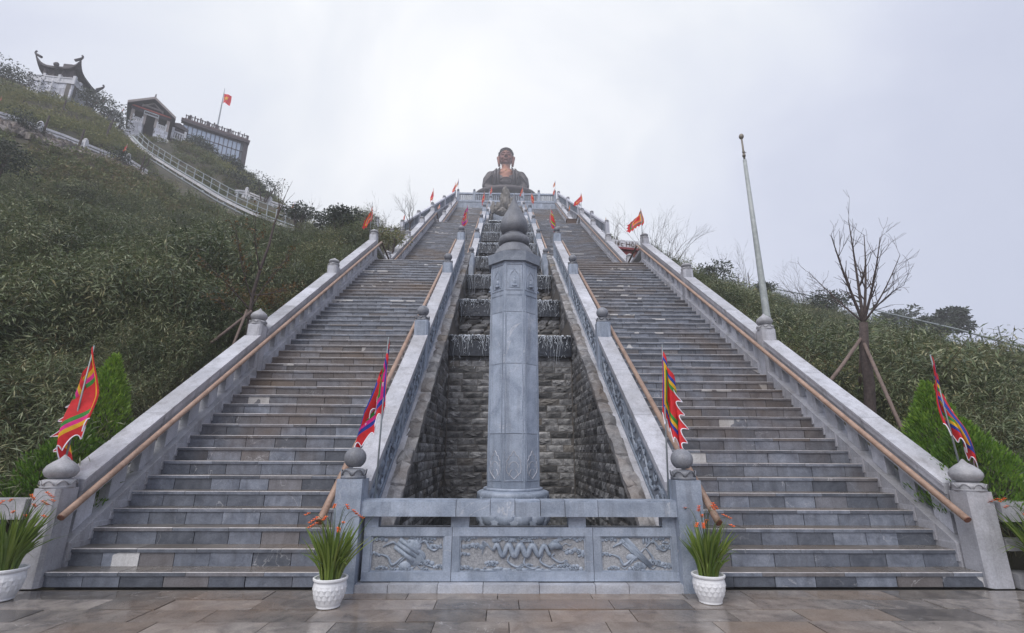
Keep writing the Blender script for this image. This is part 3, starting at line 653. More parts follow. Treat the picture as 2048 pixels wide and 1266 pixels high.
for k in range(7): ribbon(c, [(-.30, .36), (-.34 - .012 * k, .40 + .01 * k), (-.37 - .008 * k, .45 - .02 * k)], .006)
ribbon(c, [(.42, .41), (.46, .44), (.50, .42), (.53, .44)], .006); ribbon(c, [(.41, .385), (.45, .37), (.49, .39), (.52, .37)], .006)
c.tube([(.29, PF + .02, .40), (.33, PF + .018, .43), (.37, PF + .016, .42), (.42, PF + .02, .40)], [.035, .042, .035, .018], 8)
for k in range(6): ribbon(c, [(.30, .43), (.34 + .02 * k, .47 + .004 * k), (.40 + .03 * k, .45 + .012 * k)], .008)
for q in ((-.12, .27), (.05, .25), (.22, .27), (.34, .31)):
    ribbon(c, [(q[0], .34), (q[0] - .03, q[1]), (q[0] + .05, q[1] - .05), (q[0] + .10, q[1] - .045)], .014)
    for k in range(3): ribbon(c, [(q[0] + .09, q[1] - .045), (q[0] + .12, q[1] - .03 - .02 * k), (q[0] + .14, q[1] - .045 - .02 * k)], .006)
for x in np.arange(-.42, .46, .085): c.ell((x, PF + .034, .185 + .012 * math.sin(x * 20)), .06, .018, .022, 8, 5)
for dx, z, r in ((-.62, .47, .05), (-.52, .40, .08), (-.62, .33, .05), (-.60, .20, .06), (-.32, .25, .05), (-.2, .47, .08), (0, .48, .07), (.48, .49, .07), (.56, .35, .075), (.64, .47, .05), (.66, .32, .05), (.54, .20, .065), (.42, .22, .04)): cloud(c, dx, z, r)
rq = random.Random(17); [cloud(c, rq.uniform(-.62, .62), rq.choice((.19, .23, .46, .49)), rq.uniform(.022, .036)) for _ in range(16)]
for q in range(12): ribbon(c, [(-.5 + .085 * q, .175), (-.47 + .085 * q, .20 + .01 * (q % 2)), (-.44 + .085 * q, .175)], .006)
c.build('relief', M['relief'], P2, smooth=True)
for (a, b2) in ((-1.665, -1.52), (-.755, -.565), (.495, .68), (1.50, 1.665)):
    c = MB(); c.box(a, b2, PF + .01, PF + .13, ZT, .715); c.build('rail_post', M['blue'], rt)
xs = [-1.73, -.70, -.34, -.08, .19, .45, .80, 1.69]
for i in range(len(xs) - 1):
    j = random.uniform(-.003, .003); c = MB(); c.box(xs[i] + .003, xs[i + 1] - .003, 5.42 + j, 5.64, .715, .86 + j); c.box(xs[i] + .003, xs[i + 1] - .003, 5.43 + j, 5.63, .86 + j, .876 + j); c.build('top_rail', M['blue'], rt)

# ------------------------------------------------------------------ octagonal pillar
PC = (-.065, 6.95)
rt = thing('octagonal_pillar', (PC[0], PC[1], .12), 'tall grey octagonal stone pillar topped by a drop-shaped bud', 'pillar')
def octa(r, z0, z1, r2=None):
    b_ = MB(); b_.lathe([(r, z0), (r2 or r, z1)], (PC[0], PC[1], 0), 8, rot=math.pi / 8); return b_
RV = .352 / math.cos(math.pi / 8)
lots = MB()
for (z, rr, up) in ((.70, .47, 1), (.54, .50, -1)):
    for k in range(12):
        t_ = 2 * math.pi * (k + .5) / 12; d = np.array([math.cos(t_), math.sin(t_), 0]); e2 = np.array([-math.sin(t_), math.cos(t_), 0])
        Rm = np.array([e2, d, [0, 0, 1]]).T; lots.ell(np.array([PC[0], PC[1], z]) + d * (rr - .06), .13, .07, .10, 10, 6, R=Rm)
        if up > 0: lots.tube([np.array([PC[0], PC[1], .83]) + (d * (rr + .0) + e2 * .13 * math.sin(u) * 1.0) + np.array([0, 0, -.10 + .10 * math.cos(u)]) for u in np.linspace(-1.5, 1.5, 9)], .012, 5)
lots.lathe([(.44, .12), (.46, .42), (.50, .52), (.40, .60), (.40, .63), (.47, .74), (.49, .80), (.49, .84), (.46, .86), (.42, .87)], (PC[0], PC[1], 0), 24)
lots.lathe([(.405, .865), (.405, .90), (.39, .905)], (PC[0], PC[1], 0), 24)
lots.build('lotus_base', M['blue'], rt, smooth=True)
zc = [.905, 1.60, 2.55, 3.30, 4.075]
for i in range(4): octa(RV * (1 - .008 * i), zc[i] + .003, zc[i + 1] - .003, RV * (1 - .008 * (i + 1))).build('shaft_block', M['blue'], rt)
c = octa(.415, 4.075, 4.22, .43); c.v += octa(.36, 4.22, 4.25).v; n0 = 16; 
c.f += [tuple(i + 16 for i in f_) for f_ in octa(.36, 4.22, 4.25).f]; c.m = [0] * len(c.f); c.build('cap_slab', M['blued'], rt)
c = MB(); c.lathe([(.335, 4.25), (.32, 4.28), (.29, 4.34), (.25, 4.40), (.215, 4.44), (.20, 4.45)], (PC[0], PC[1], 0), 28); c.build('cap_dome', M['ball'], rt, smooth=True)
c = MB(); c.lathe([(.19, 4.45), (.235, 4.48), (.245, 4.53), (.235, 4.58), (.17, 4.62), (.15, 4.635), (.16, 4.65)], (PC[0], PC[1], 0), 28); c.build('ring_bulb', M['ball'], rt, smooth=True)
c = MB(); c.lathe([(.12, 4.64), (.165, 4.66), (.205, 4.70), (.225, 4.76), (.222, 4.82), (.198, 4.90), (.160, 4.98), (.118, 5.06), (.080, 5.14), (.050, 5.21), (.032, 5.27), (.018, 5.34), (.004, 5.385)], (PC[0], PC[1], 0), 28); c.build('drop_bud', M['ball'], rt, smooth=True)
def face_pt(k, u, z, o=.0, rr=.352):
    t_ = -math.pi / 2 + k * math.pi / 4; d = np.array([math.cos(t_), math.sin(t_)]); e2 = np.array([-math.sin(t_), math.cos(t_)]); q = np.array(PC) + d * (rr * (1 - .008 * max(0, (z - .9) / .8)) + o) + e2 * u
    return (q[0], q[1], z)
for k in (-2, -1, 0, 1, 2):
    c = MB(); ring = lambda pts, r_=.006: c.tube(pts, r_, 5)
    rct = lambda w, z0, z1, o=.0, r_=.007: ring([face_pt(k, -w, z0, o), face_pt(k, -w, z1, o), face_pt(k, w, z1, o), face_pt(k, w, z0, o), face_pt(k, -w, z0, o)], r_)
    rct(.115, 1.0, 3.55); rct(.125, .99, 3.56, -.002, .005); rct(.115, 3.63, 4.02); rct(.125, 3.62, 4.03, -.002, .005)
    arch = [(-.07, 3.67), (-.07, 3.84), (-.05, 3.89), (-.02, 3.92), (0, 3.96), (.02, 3.92), (.05, 3.89), (.07, 3.84), (.07, 3.67), (-.07, 3.67)]
    ring([face_pt(k, u, z) for u, z in arch], .008)
    for (u, z, w, h) in ((0, 3.70, .05, .022), (0, 3.76, .03, .045), (0, 3.82, .016, .02)): p = face_pt(k, u, z, -.004); c.ell(p, w, w * .5 if k in (0,) else w, h, 8, 5)
    c.build('niche_carving', M['blue'], rt)
    c = MB()
    flame = [(0, 1.02), (-.05, 1.07), (-.085, 1.10), (-.10, 1.15), (-.085, 1.21), (-.095, 1.25), (-.07, 1.27), (-.06, 1.31), (-.03, 1.32), (-.02, 1.35), (0, 1.38)]
    for sg in (-1, 1): c.tube([face_pt(k, sg * u, z, .0) for u, z in flame], .0055, 4)
    for a in range(5):
        th = -1.1 + a * .55; c.tube([face_pt(k, math.sin(th + b2) * (.03 + .035 * math.cos(b2 * 1.6)), 1.17 + .07 * math.cos(th + b2)) for b2 in np.linspace(-.5, .5, 7)], .004, 4)
    for sg in (-1, 1): c.tube([face_pt(k, sg * (.02 + .045 * math.sin(b2)), 1.10 + .04 * math.cos(b2 * 2)) for b2 in np.linspace(0, 3, 12)], .0045, 4)
    c.build('lotus_carving', M['pale'], rt)

# ------------------------------------------------------------------ hillside terrain
def anchors():
    A = []
    def a(px, py, r, fol=1.0): p = at(px, py, r); A.append((p[0], p[1], p[2] - fol))
    for s in (-1, 1):
        for y in (6.0, 7.5, 9.5, 12, 14.5, 16.5): A.append((s * 5.5, y, zs(0, y) - .25))
        for y in (20, 23, 26, 29): A.append((s * 5.5, y, zs(1, y) - .4))
        for y in (33, 37, 41): A.append((s * 5.5, y, zs(2, y) - 1.2))
        A.append((s * 5.5, 17.8, FE[0][1] - .2)); A.append((s * 5.5, 30.8, FE[1][1] - .4)); A.append((s * 6, 46, 22)); A.append((s * 7, 60, 24))
    # pagoda side
    for X in (-7, -9, -12, -16): A.append((X, 6.0, -.0 + .12 * (-X - 6)))
    a(0, 600, 12); a(0, 450, 20, 1.1); a(0, 330, 36, .9); a(0, 236, 46, .3); a(0, 180, 58, .8); a(0, 138, 70, .8)
    a(200, 700, 10); a(200, 470, 20, 1.1); a(200, 340, 38, .5); a(165, 282, 47, .2); a(190, 222, 62, .5); a(100, 180, 64, .3)
    a(300, 342, 46, .3); a(290, 283, 66, .0); a(340, 285, 66, 0)
    a(450, 600, 12); a(450, 470, 23, 1.1); a(430, 388, 48, .2); a(480, 350, 63, .4); a(400, 300, 64, .3)
    a(590, 455, 34, .3); a(560, 400, 48, .8); a(640, 434, 31, .9); a(700, 455, 22, .9)
    a(600, 560, 14.5); a(690, 500, 18); a(590, 478, 26, 1.4); a(520, 450, 30, 1.4); a(450, 432, 36, 1.3); a(645, 470, 23, 1.2)
    for px, py, r in ((0, 150, 88), (200, 235, 84), (330, 300, 84), (480, 372, 82), (560, 425, 66), (640, 470, 46)): a(px, py, r, 3)
    A.append((-60, 20, 22)); A.append((-80, 40, 36)); A.append((-40, 12, 11.5)); A.append((-25, 8, 5.2)); A.append((-90, 10, 22))
    A.append((-30, 90, 34)); A.append((-60, 110, 40)); A.append((-12, 60, 24))
    # tall pole side
    for X in (7, 9, 12, 16): A.append((X, 6.0, .1 + .05 * (X - 6)))
    a(2000, 900, 9.5, .9); a(2048, 800, 13, 1.0); a(2048, 722, 24, 1.3); a(1900, 695, 29, 1.2); a(1700, 618, 38, 1.5); a(1500, 584, 42, 1.6); a(1400, 566, 36, 1.3); a(1320, 545, 25, .9)
    a(1700, 740, 14); a(1850, 760, 13.5); a(1570, 690, 14.5); a(1500, 630, 21); a(1640, 660, 24); a(1800, 690, 22); a(1950, 730, 18)
    for px, py, r in ((2048, 740, 34), (1900, 700, 44), (1700, 650, 60), (1500, 620, 62)): a(px, py, r, 3)
    A += [(45, 10, .5), (60, 30, -2), (60, 60, -2), (40, 90, 2), (12, 60, 20), (90, 60, -8)]
    return np.array(A)
ANC = anchors()
def _phi(d2): return d2 * np.log(d2 + 1e-9) * .5
def _fit(P, lam=.08):
    n = len(P); d2 = ((P[:, None, :2] - P[None, :, :2]) ** 2).sum(-1); Kq = _phi(d2) + lam * np.eye(n)
    Q = np.c_[np.ones(n), P[:, :2]]; A = np.zeros((n + 3, n + 3)); A[:n, :n] = Kq; A[:n, n:] = Q; A[n:, :n] = Q.T
    return np.linalg.solve(A, np.r_[P[:, 2], 0, 0, 0])
TW = _fit(ANC)
def stairz(y):
    y = np.asarray(y, float); z = np.full(y.shape, 0.0)
    for f in range(3):
        z = np.where((y > FL[f][0]), np.minimum(FE[f][1], FL[f][1] + (y - FL[f][0]) * K), z)
    return z
def _near(x, y, L):
    best = np.full(x.shape, 1e9); z = np.zeros(x.shape)
    for a, b2 in zip(L[:-1], L[1:]):
        a = np.asarray(a); b2 = np.asarray(b2); v_ = b2[:2] - a[:2]; t_ = np.clip(((x - a[0]) * v_[0] + (y - a[1]) * v_[1]) / (v_ @ v_), 0, 1); dd = np.hypot(x - a[0] - t_ * v_[0], y - a[1] - t_ * v_[1]); m_ = dd < best; z = np.where(m_, a[2] + t_ * (b2[2] - a[2]), z); best = np.where(m_, dd, best)
    return best, z
CUTS = []       # benches cut into the slope for the path, the track and the building feet: (line, half width, fall-off)
def terr(x, y):
    x = np.atleast_1d(np.asarray(x, float)); y = np.atleast_1d(np.asarray(y, float))
    d2 = (x[:, None] - ANC[None, :, 0]) ** 2 + (y[:, None] - ANC[None, :, 1]) ** 2
    z = _phi(d2) @ TW[:-3] + TW[-3] + TW[-2] * x + TW[-1] * y
    for L_, hw_, fo_ in CUTS:
        dd, zc_ = _near(x, y, L_); w = np.clip((hw_ + fo_ - dd) / fo_, 0, 1); w = w * w * (3 - 2 * w); z = z * (1 - w) + w * zc_
    ax = np.abs(x); w = np.clip((5.6 - ax) / .3, 0, 1); w = np.where(y < 47, w, 0)
    z = z * (1 - w) + w * np.minimum(z, stairz(y) - 1.6); z = np.where((ax < 4.7) & (y < 46), np.minimum(z, stairz(y) - 7), z)
    w2 = np.clip((7.5 - ax) / 2, 0, 1) * (y < 17); z = z * (1 - w2) + w2 * np.minimum(z, stairz(y) + .35)
    return np.where(y < 6.6, np.minimum(z, np.maximum(0.0, (y - 5.9) * .8 + .05)), z)
PATHL = [at(x, y, r) for x, y, r in ((-60, 215, 45), (0, 240, 45.5), (80, 268, 46), (170, 302, 46.5), (256, 330, 47), (320, 358, 47))]
TRACK = [at(x, y, r) for x, y, r in ((262, 274, 62), (285, 298, 60), (315, 318, 57), (355, 343, 54), (400, 370, 50), (445, 397, 46), (500, 424, 42), (550, 444, 38), (600, 463, 34))]
PATHT = [at(x, y, r) - [0, 0, 1.15] for x, y, r in ((-70, 208, 45), (0, 226, 45.5), (40, 238, 45.7), (80, 254, 46), (125, 270, 46.3), (170, 288, 46.5), (215, 306, 46.8), (256, 318, 47), (296, 343, 47))]
PATH2 = [at(x, y, r) - [0, 0, 1.1] for x, y, r in ((470, 381, 52), (518, 393, 51), (580, 416, 49))]
def shift(L, d, dz): return [np.asarray(p) + np.array([.66, -.75, 0]) * d - np.array([0, 0, dz]) for p in L]
PAGF = [at(56, 174, 70), at(105, 205, 67), at(146, 226, 63), at(184, 246, 68)]
CUTS += [(shift(PATHT, 3.2, 2.2), 1.4, 2.0), (shift(TRACK, 3.0, 2.6), 1.4, 2.0), (shift(PAGF, 4, 2.9), 2, 2.5)]
CUTS += [([p - [0, 0, .55] for p in TRACK], 1.3, 2.5), (PATHT, 1.0, 2.5), (PATH2, .8, 2), (PAGF, 1.2, 3), ([at(250, 290, 65), at(336, 306, 65)], 1.8, 3), ([at(385, 326, 66), at(482, 362, 66)], 1.5, 3)]
xs = np.unique(np.r_[np.arange(-120, -24, 2.0), np.arange(-24, 24, .6), np.arange(24, 121, 2.0)]); ys = np.unique(np.r_[np.arange(5.75, 24, .6), np.arange(24, 60, 1.2), np.arange(60, 141, 3.0)])
GX, GY = np.meshgrid(xs, ys); GZ = terr(GX.ravel(), GY.ravel()).reshape(GX.shape)
nx = len(xs); ny_ = len(ys)
vv = np.c_[GX.ravel(), GY.ravel(), GZ.ravel()]
ff = [(j * nx + i, j * nx + i + 1, (j + 1) * nx + i + 1, (j + 1) * nx + i) for j in range(ny_ - 1) for i in range(nx - 1)]
c = MB(); c.v = vv.tolist(); c.f = ff; c.m = [0] * len(ff)
b0 = len(c.v); c.v += [(x, 5.75, -.5) for x in xs]; c.f += [(b0 + i, b0 + i + 1, i + 1, i) for i in range(nx - 1)]; c.m += [0] * (nx - 1)
struct(c.build('hillside', M['earth'], org=(0, 0, 0), smooth=True))
def ground(x, y): return float(terr(x, y)[0])
def onhill(px, py, r): p = at(px, py, r); return np.array([p[0], p[1], ground(p[0], p[1])])

# ------------------------------------------------------------------ vegetation
PROTO = bpy.data.collections.new('foliage_library')
def leaf_faces(P, D, N, L, Wd, bend=.25):
    """Two-quad lance leaves from arrays: base, direction, side."""
    n = len(P); tip = P + D * L[:, None] + np.array([0, 0, -1]) * (L * bend)[:, None]; mid = P + D * (L * .5)[:, None] + np.array([0, 0, -1]) * (L * bend * .25)[:, None]
    a = mid + N * (Wd * .5)[:, None]; b = mid - N * (Wd * .5)[:, None]
    V = np.stack([P, a, tip, b], 1).reshape(-1, 3); F = [(4 * i, 4 * i + 1, 4 * i + 2, 4 * i + 3) for i in range(n)]
    return V, F
def rv(n): v = RNG.normal(size=(n, 3)); return v / np.linalg.norm(v, axis=1)[:, None]
def rawmesh(name, V, F, mats, mi=None, smooth=False):
    me = bpy.data.meshes.new(name); me.from_pydata(V.tolist() if hasattr(V, 'tolist') else V, [], F)
    for q in mats: me.materials.append(q)
    if mi is not None: me.polygons.foreach_set('material_index', np.array(mi, np.int32))
    return me
def bamboo_clump(k, n, L0, W0, H, spread, canes=5, mat='bamboo'):
    P = []; D = []; b_ = MB()
    per = n // canes
    for q in range(canes):
        az = RNG.uniform(0, 6.28); lean = RNG.uniform(.1, .55) * spread; tip = np.array([math.cos(az) * lean, math.sin(az) * lean, H * RNG.uniform(.75, 1.1)])
        mid = np.array([tip[0] * .3, tip[1] * .3, tip[2] * .62]); base = np.array([RNG.uniform(-.15, .15) * spread, RNG.uniform(-.15, .15) * spread, 0])
        cv = lambda u: (1 - u) ** 2 * base + 2 * u * (1 - u) * mid + u * u * tip
        b_.tube([cv(u) for u in (0, .33, .66, 1)], [.008, .007, .005, .002], 3)
        u = RNG.uniform(.25, 1.0, per) ** .8
        for uu in u:
            d = rv(1)[0]; d[2] = d[2] * .5 - .12; d /= np.linalg.norm(d); P.append(cv(uu) + d * RNG.uniform(.0, .16) * spread); D.append(d)
    P = np.array(P); D = np.array(D); N = np.cross(D, rv(len(P)) * .5 + np.array([0, 0, 1])); N /= np.linalg.norm(N, axis=1)[:, None] + 1e-9
    V, F = leaf_faces(P, D, N, RNG.uniform(.7, 1.25, len(P)) * L0, RNG.uniform(.7, 1.2, len(P)) * W0)
    nb = len(V); V = np.r_[V, np.array(b_.v)]; F2 = F + [tuple(i + nb for i in f_) for f_ in b_.f]
    me = rawmesh('clump', V, F2, [M[mat], M['cane']], [0] * len(F) + [1] * len(b_.f)); o = bpy.data.objects.new('clump', me); return o
def shrub_clump(n, L0, W0, rad, H, mat):
    d = rv(n); d[:, 2] = np.abs(d[:, 2]); r_ = RNG.uniform(.45, 1, n) ** .5; lump = 1 + .25 * np.sin(d[:, 0] * 7 + d[:, 1] * 5)
    P = d * (r_ * lump)[:, None] * np.array([rad, rad, H]); D = d * .6 + rv(n) * .7; D /= np.linalg.norm(D, axis=1)[:, None]; N = np.cross(D, rv(n)); N /= np.linalg.norm(N, axis=1)[:, None]
    V, F = leaf_faces(P, D, N, RNG.uniform(.6, 1.2, n) * L0, RNG.uniform(.7, 1.2, n) * W0, .1)
    return bpy.data.objects.new('clump', rawmesh('clump', V, F, [M[mat]]))
def lib(name, objs):
    c_ = bpy.data.collections.new(name)
    for o in objs: c_.objects.link(o)
    return c_
L_BAM = lib('bamboo_library', [bamboo_clump(k, 210, .125, .0165, 1.15, 1.0) for k in range(5)])
L_BAM2 = lib('bamboo_mid_library', [bamboo_clump(k, 320, .11, .021, 1.15, 1.15, 6) for k in range(4)])
L_SCR = lib('scrub_library', [shrub_clump(170, .22, .07, .65, .55, 'scrub') for k in range(3)] + [bamboo_clump(9, 170, .22, .05, .7, 1.2, 6, 'scrub')])
L_MIX = lib('mixed_library', [shrub_clump(260, .085, .032, .55, .6, 'scrub'), shrub_clump(240, .11, .02, .5, .75, 'grass'), shrub_clump(260, .075, .035, .6, .5, 'darkleaf'), shrub_clump(60, .22, .012, .35, .9, 'rust')])
L_RST = lib('autumn_library', [shrub_clump(120, .10, .055, .5, .8, 'rust') for k in range(2)])
L_GRS = lib('grass_library', [shrub_clump(150, .3, .035, .6, .28, 'grass') for k in range(2)] + [shrub_clump(150, .2, .07, .6, .4, 'grass')])
def scatter(name, lib_, P, scale, tilt=.25, mat=None):
    n = len(P); me = bpy.data.meshes.new(name); me.from_pydata(P.tolist(), [], [])
    rot = np.c_[RNG.normal(0, tilt, n), RNG.normal(0, tilt, n), RNG.uniform(0, 6.28, n)].astype(np.float32)
    a = me.attributes.new('rot', 'FLOAT_VECTOR', 'POINT'); a.data.foreach_set('vector', rot.ravel())
    a = me.attributes.new('scl', 'FLOAT', 'POINT'); a.data.foreach_set('value', np.asarray(scale, np.float32))
    a = me.attributes.new('idx', 'INT', 'POINT'); a.data.foreach_set('value', RNG.integers(0, 50, n).astype(np.int32))
    o = bpy.data.objects.new(name, me); COL.objects.link(o); ORG[o.name] = np.zeros(3)
    g = bpy.data.node_groups.new(name, 'GeometryNodeTree'); g.interface.new_socket('Geometry', in_out='INPUT', socket_type='NodeSocketGeometry'); g.interface.new_socket('Geometry', in_out='OUTPUT', socket_type='NodeSocketGeometry')
    gi = _n(g, 'NodeGroupInput'); go = _n(g, 'NodeGroupOutput'); ip = _n(g, 'GeometryNodeInstanceOnPoints'); ci = _n(g, 'GeometryNodeCollectionInfo')
    ci.inputs[0].default_value = lib_; ci.inputs['Separate Children'].default_value = True; ci.inputs['Reset Children'].default_value = True
    def attr(nm, ty): q = _n(g, 'GeometryNodeInputNamedAttribute', data_type=ty); q.inputs['Name'].default_value = nm; return q.outputs['Attribute']
    g.links.new(gi.outputs[0], ip.inputs['Points']); g.links.new(ci.outputs[0], ip.inputs['Instance']); ip.inputs['Pick Instance'].default_value = True
    g.links.new(attr('idx', 'INT'), ip.inputs['Instance Index']); g.links.new(attr('rot', 'FLOAT_VECTOR'), ip.inputs['Rotation']); g.links.new(attr('scl', 'FLOAT'), ip.inputs['Scale'])
    g.links.new(ip.outputs[0], go.inputs[0]); md = o.modifiers.new('scatter', 'NODES'); md.node_group = g
    return stuff(o)
def sector(n, az0, az1, r0, r1, p=1.0):
    az = np.radians(RNG.uniform(az0, az1, n)); r = (RNG.uniform(r0 ** p, r1 ** p, n)) ** (1 / p)
    return np.c_[CAM[0] + r * np.sin(az), r * np.cos(az)]
def keep_out(Q, near=5.62):
    k = (np.abs(Q[:, 0]) > near) | (Q[:, 1] > 48); return Q[k & (Q[:, 1] > 6.15)]
def to_px(P):
    d = P - CAM; z = d @ FWD; return np.c_[1024 + FPX * (d @ RIGHT) / z, 633 - FPX * (d @ UP) / z]
def withz(Q, sink=.05): return np.c_[Q, terr(Q[:, 0], Q[:, 1]) - sink]
# exclusion zones on the hill: rubble bank below the path, buildings, track
def polydist(Q, L):
    d = np.full(len(Q), 1e9)
    for a, b2 in zip(L[:-1], L[1:]):
        a = np.array(a[:2]); v_ = np.array(b2[:2]) - a; t_ = np.clip(((Q - a) @ v_) / (v_ @ v_), 0, 1); d = np.minimum(d, np.linalg.norm(Q - a - t_[:, None] * v_, axis=1))
    return d
DOWN = np.array([.9, -1.5])
def bank(Q): # rubble strip just below the path
    L = [p + np.array([1.4, -2.6, 0]) for p in PATHL]; return polydist(Q, L) < 2.3
def lumps(Q, f=.42): return np.array([1.0 + .75 * mnoise.noise(Vector((x * f, y * f, 7))) + .55 * mnoise.noise(Vector((x * 1.3, y * 1.3, 2))) for x, y in Q]).clip(.45, 1.7)
for nm, (a0, a1) in (('bamboo_thicket', (-53, -17)), ('bamboo_thicket', (17, 56))):
    Q = np.r_[sector(1900, a0, a1, 7.0, 12.5, 1.4)]; Q = keep_out(Q, 5.9); near = np.abs(Q[:, 0]) < 6.5
    Pq = withz(Q, .12); s_ = lumps(Q) * RNG.uniform(.75, 1.15, len(Pq)) * np.where(np.abs(Q[:, 0]) < 6.8, .66, 1.0); scatter(nm, L_BAM, Pq, s_, .3)
    Q = keep_out(near=5.5, Q=sector(5600 if a0 < 0 else 6000, a0, a1, 11.5, 34 if a0 < 0 else 40, 1.55)); k = (polydist(Q, TRACK) > 1.2) & (polydist(Q, shift(TRACK, 2.4, 0)) > 2.2); Q = Q[k]; Pq = withz(Q, .15); scatter(nm, L_BAM2, Pq, lumps(Q) * RNG.uniform(.75, 1.2, len(Pq)) * np.where(np.abs(Q[:, 0]) < 7, .7, 1), .3)
BLD = [(at(110, 180, 70), 8.5), (at(310, 270, 70), 5.5), (at(410, 320, 74), 8.5)]
def off_build(Q):
    k = np.ones(len(Q), bool)
    for p, r_ in BLD: k &= np.hypot(Q[:, 0] - p[0], Q[:, 1] - p[1]) > r_
    return k
Q = keep_out(sector(7000, -55, -12, 32, 82, 1.5)); Q = Q[off_build(Q) & (polydist(Q, TRACK) > 1.2) & (polydist(Q, shift(TRACK, 2.4, 0)) > 2.2) & (polydist(Q, PATHT) > 1.0) & (polydist(Q, shift(PATHT, 2.6, 0)) > 2.5) & (polydist(Q, shift(PATH2, 1.8, 0)) > 1.6) & ~(bank(Q) & (RNG.random(len(Q)) > .12))]
Pq = withz(Q, .1); up = polydist(Q, PATHL) ; isg = (np.array([mnoise.noise(Vector((x * .12, y * .12, 3))) for x, y in Q]) > .05) & (np.hypot(Q[:, 0], Q[:, 1]) > 44)
scatter('hillside_scrub', L_SCR, Pq[~isg], RNG.uniform(.6, 1.25, (~isg).sum()), .25); scatter('hillside_grass', L_GRS, Pq[isg], RNG.uniform(.8, 1.5, isg.sum()), .2)
Q = keep_out(sector(2600, 12, 58, 38, 72, 1.4)); Pq = withz(Q, .1); scatter('hillside_scrub', L_SCR, Pq, RNG.uniform(.8, 1.6, len(Pq)), .25)
Q = keep_out(sector(900, -14, 14, 46, 70, 1.4)); Pq = withz(Q, .1); Pq = Pq[np.abs(Pq[:, 0]) > 9]; scatter('hillside_scrub', L_SCR, Pq, RNG.uniform(.8, 1.6, len(Pq)), .25)
for nm_, az_, n_q in (('shrub_undergrowth', (-53, -18), 900), ('shrub_undergrowth', (18, 56), 800)):
    Q = keep_out(sector(n_q, az_[0], az_[1], 9, 36, 1.5), 6.0); Q = Q[polydist(Q, shift(TRACK, 2.0, 0)) > 2.4]; Q = Q[np.array([mnoise.noise(Vector((x * .25, y * .25, 11))) for x, y in Q]) > -.12]; Pq = withz(Q, -.42); scatter(nm_, L_MIX, Pq, RNG.uniform(.45, .95, len(Pq)), .3)
Q = np.array([at(x, y, 13.5)[:2] for x, y in zip(RNG.normal(440, 60, 46), RNG.normal(560, 70, 46))] + [at(x, y, 19)[:2] for x, y in zip(RNG.normal(560, 60, 26), RNG.normal(470, 40, 26))]); Pq = withz(keep_out(Q, 5.7), -.35); scatter('autumn_shrubs', L_RST, Pq, RNG.uniform(.4, .8, len(Pq)), .4)
# rubble bank
rb = MB(); rs = random.Random(3)
L = PATHL
for i in range(1500):
    k = rs.randrange(len(L) - 1); u = rs.random(); p = np.array(L[k]) * (1 - u) + np.array(L[k + 1]) * u + np.array([1.4, -2.6, 0]) * rs.uniform(.15, 1.9); z = ground(p[0], p[1]); s_ = rs.uniform(.06, .26)
    vs = [np.array([p[0], p[1], z + .05]) + np.array([a * s_ * rs.uniform(.6, 1.3), b2 * s_ * rs.uniform(.6, 1.3), c2 * s_ * rs.uniform(.5, 1)]) for a, b2, c2 in ((-1, -1, -1), (1, -1, -1), (1, 1, -1), (-1, 1, -1), (-1, -1, 1), (1, -1, 1), (1, 1, 1), (-1, 1, 1))]; rb.hexa(vs)
stuff(rb.build('rubble_bank', M['rubble'], org=(0, 0, 0)))

def leafcloud(b, lobes, n, L0, W0, bend=.1):
    """Leaf clumps spread through a set of ellipsoid lobes -> V, F."""
    Vs = []; Fs = []; o = 0; vol = [l[1][0] * l[1][1] * l[1][2] for l in lobes]; tot = sum(vol)
    for (c_, rad), v_ in zip(lobes, vol):
        m_ = max(20, int(n * v_ / tot)); d = rv(m_); r_ = RNG.uniform(.25, 1, m_) ** .45; P = np.asarray(c_) + d * r_[:, None] * np.asarray(rad); D = d * .7 + rv(m_) * .8; D /= np.linalg.norm(D, axis=1)[:, None]; N = np.cross(D, rv(m_)); N /= np.linalg.norm(N, axis=1)[:, None]
        V, F = leaf_faces(P, D, N, RNG.uniform(.6, 1.3, m_) * L0, RNG.uniform(.6, 1.2, m_) * W0, bend); Vs.append(V); Fs += [tuple(i + o for i in f_) for f_ in F]; o += len(V)
    return np.concatenate(Vs), Fs
def crown_obj(name, lobes, n, L0, W0, mat, parent):
    V, F = leafcloud(None, lobes, n, L0, W0); V = V - ORG[parent.name]; return place(name, rawmesh(name, V, F, [M[mat]]), ORG[parent.name], parent)
def limbs(b_, p, d, L, r, depth, rs, spread=.6, up=.25, shrink=.72, twig=.0025):
    p = np.asarray(p, float); d = np.asarray(d, float); d = d / np.linalg.norm(d); pts = [p]; rad = [r]
    n = 4
    for i in range(n):
        d = d + np.array([rs.gauss(0, .10), rs.gauss(0, .10), rs.gauss(0, .06) + up * .12]); d = d / np.linalg.norm(d); p = p + d * L / n; pts.append(p); rad.append(max(twig, r * (1 - .42 * (i + 1) / n)))
    b_.tube(pts, rad, 5 if r > .012 else 3)
    if depth <= 0: return
    for k in range(rs.choice((2, 3, 3)) + (1 if depth < 3 else 0)):
        i = rs.choice((1, 2, 3, 4)) if k else n
        dd = pts[i] - pts[i - 1]; dd = dd / np.linalg.norm(dd); q = np.array([rs.gauss(0, 1), rs.gauss(0, 1), rs.gauss(0, .6)]); q -= dd * (q @ dd); q /= np.linalg.norm(q)
        limbs(b_, pts[i], dd + q * spread * rs.uniform(.6, 1.3), L * shrink * rs.uniform(.75, 1.15), max(twig, rad[i] * .7), depth - 1, rs, spread, up, shrink, twig)
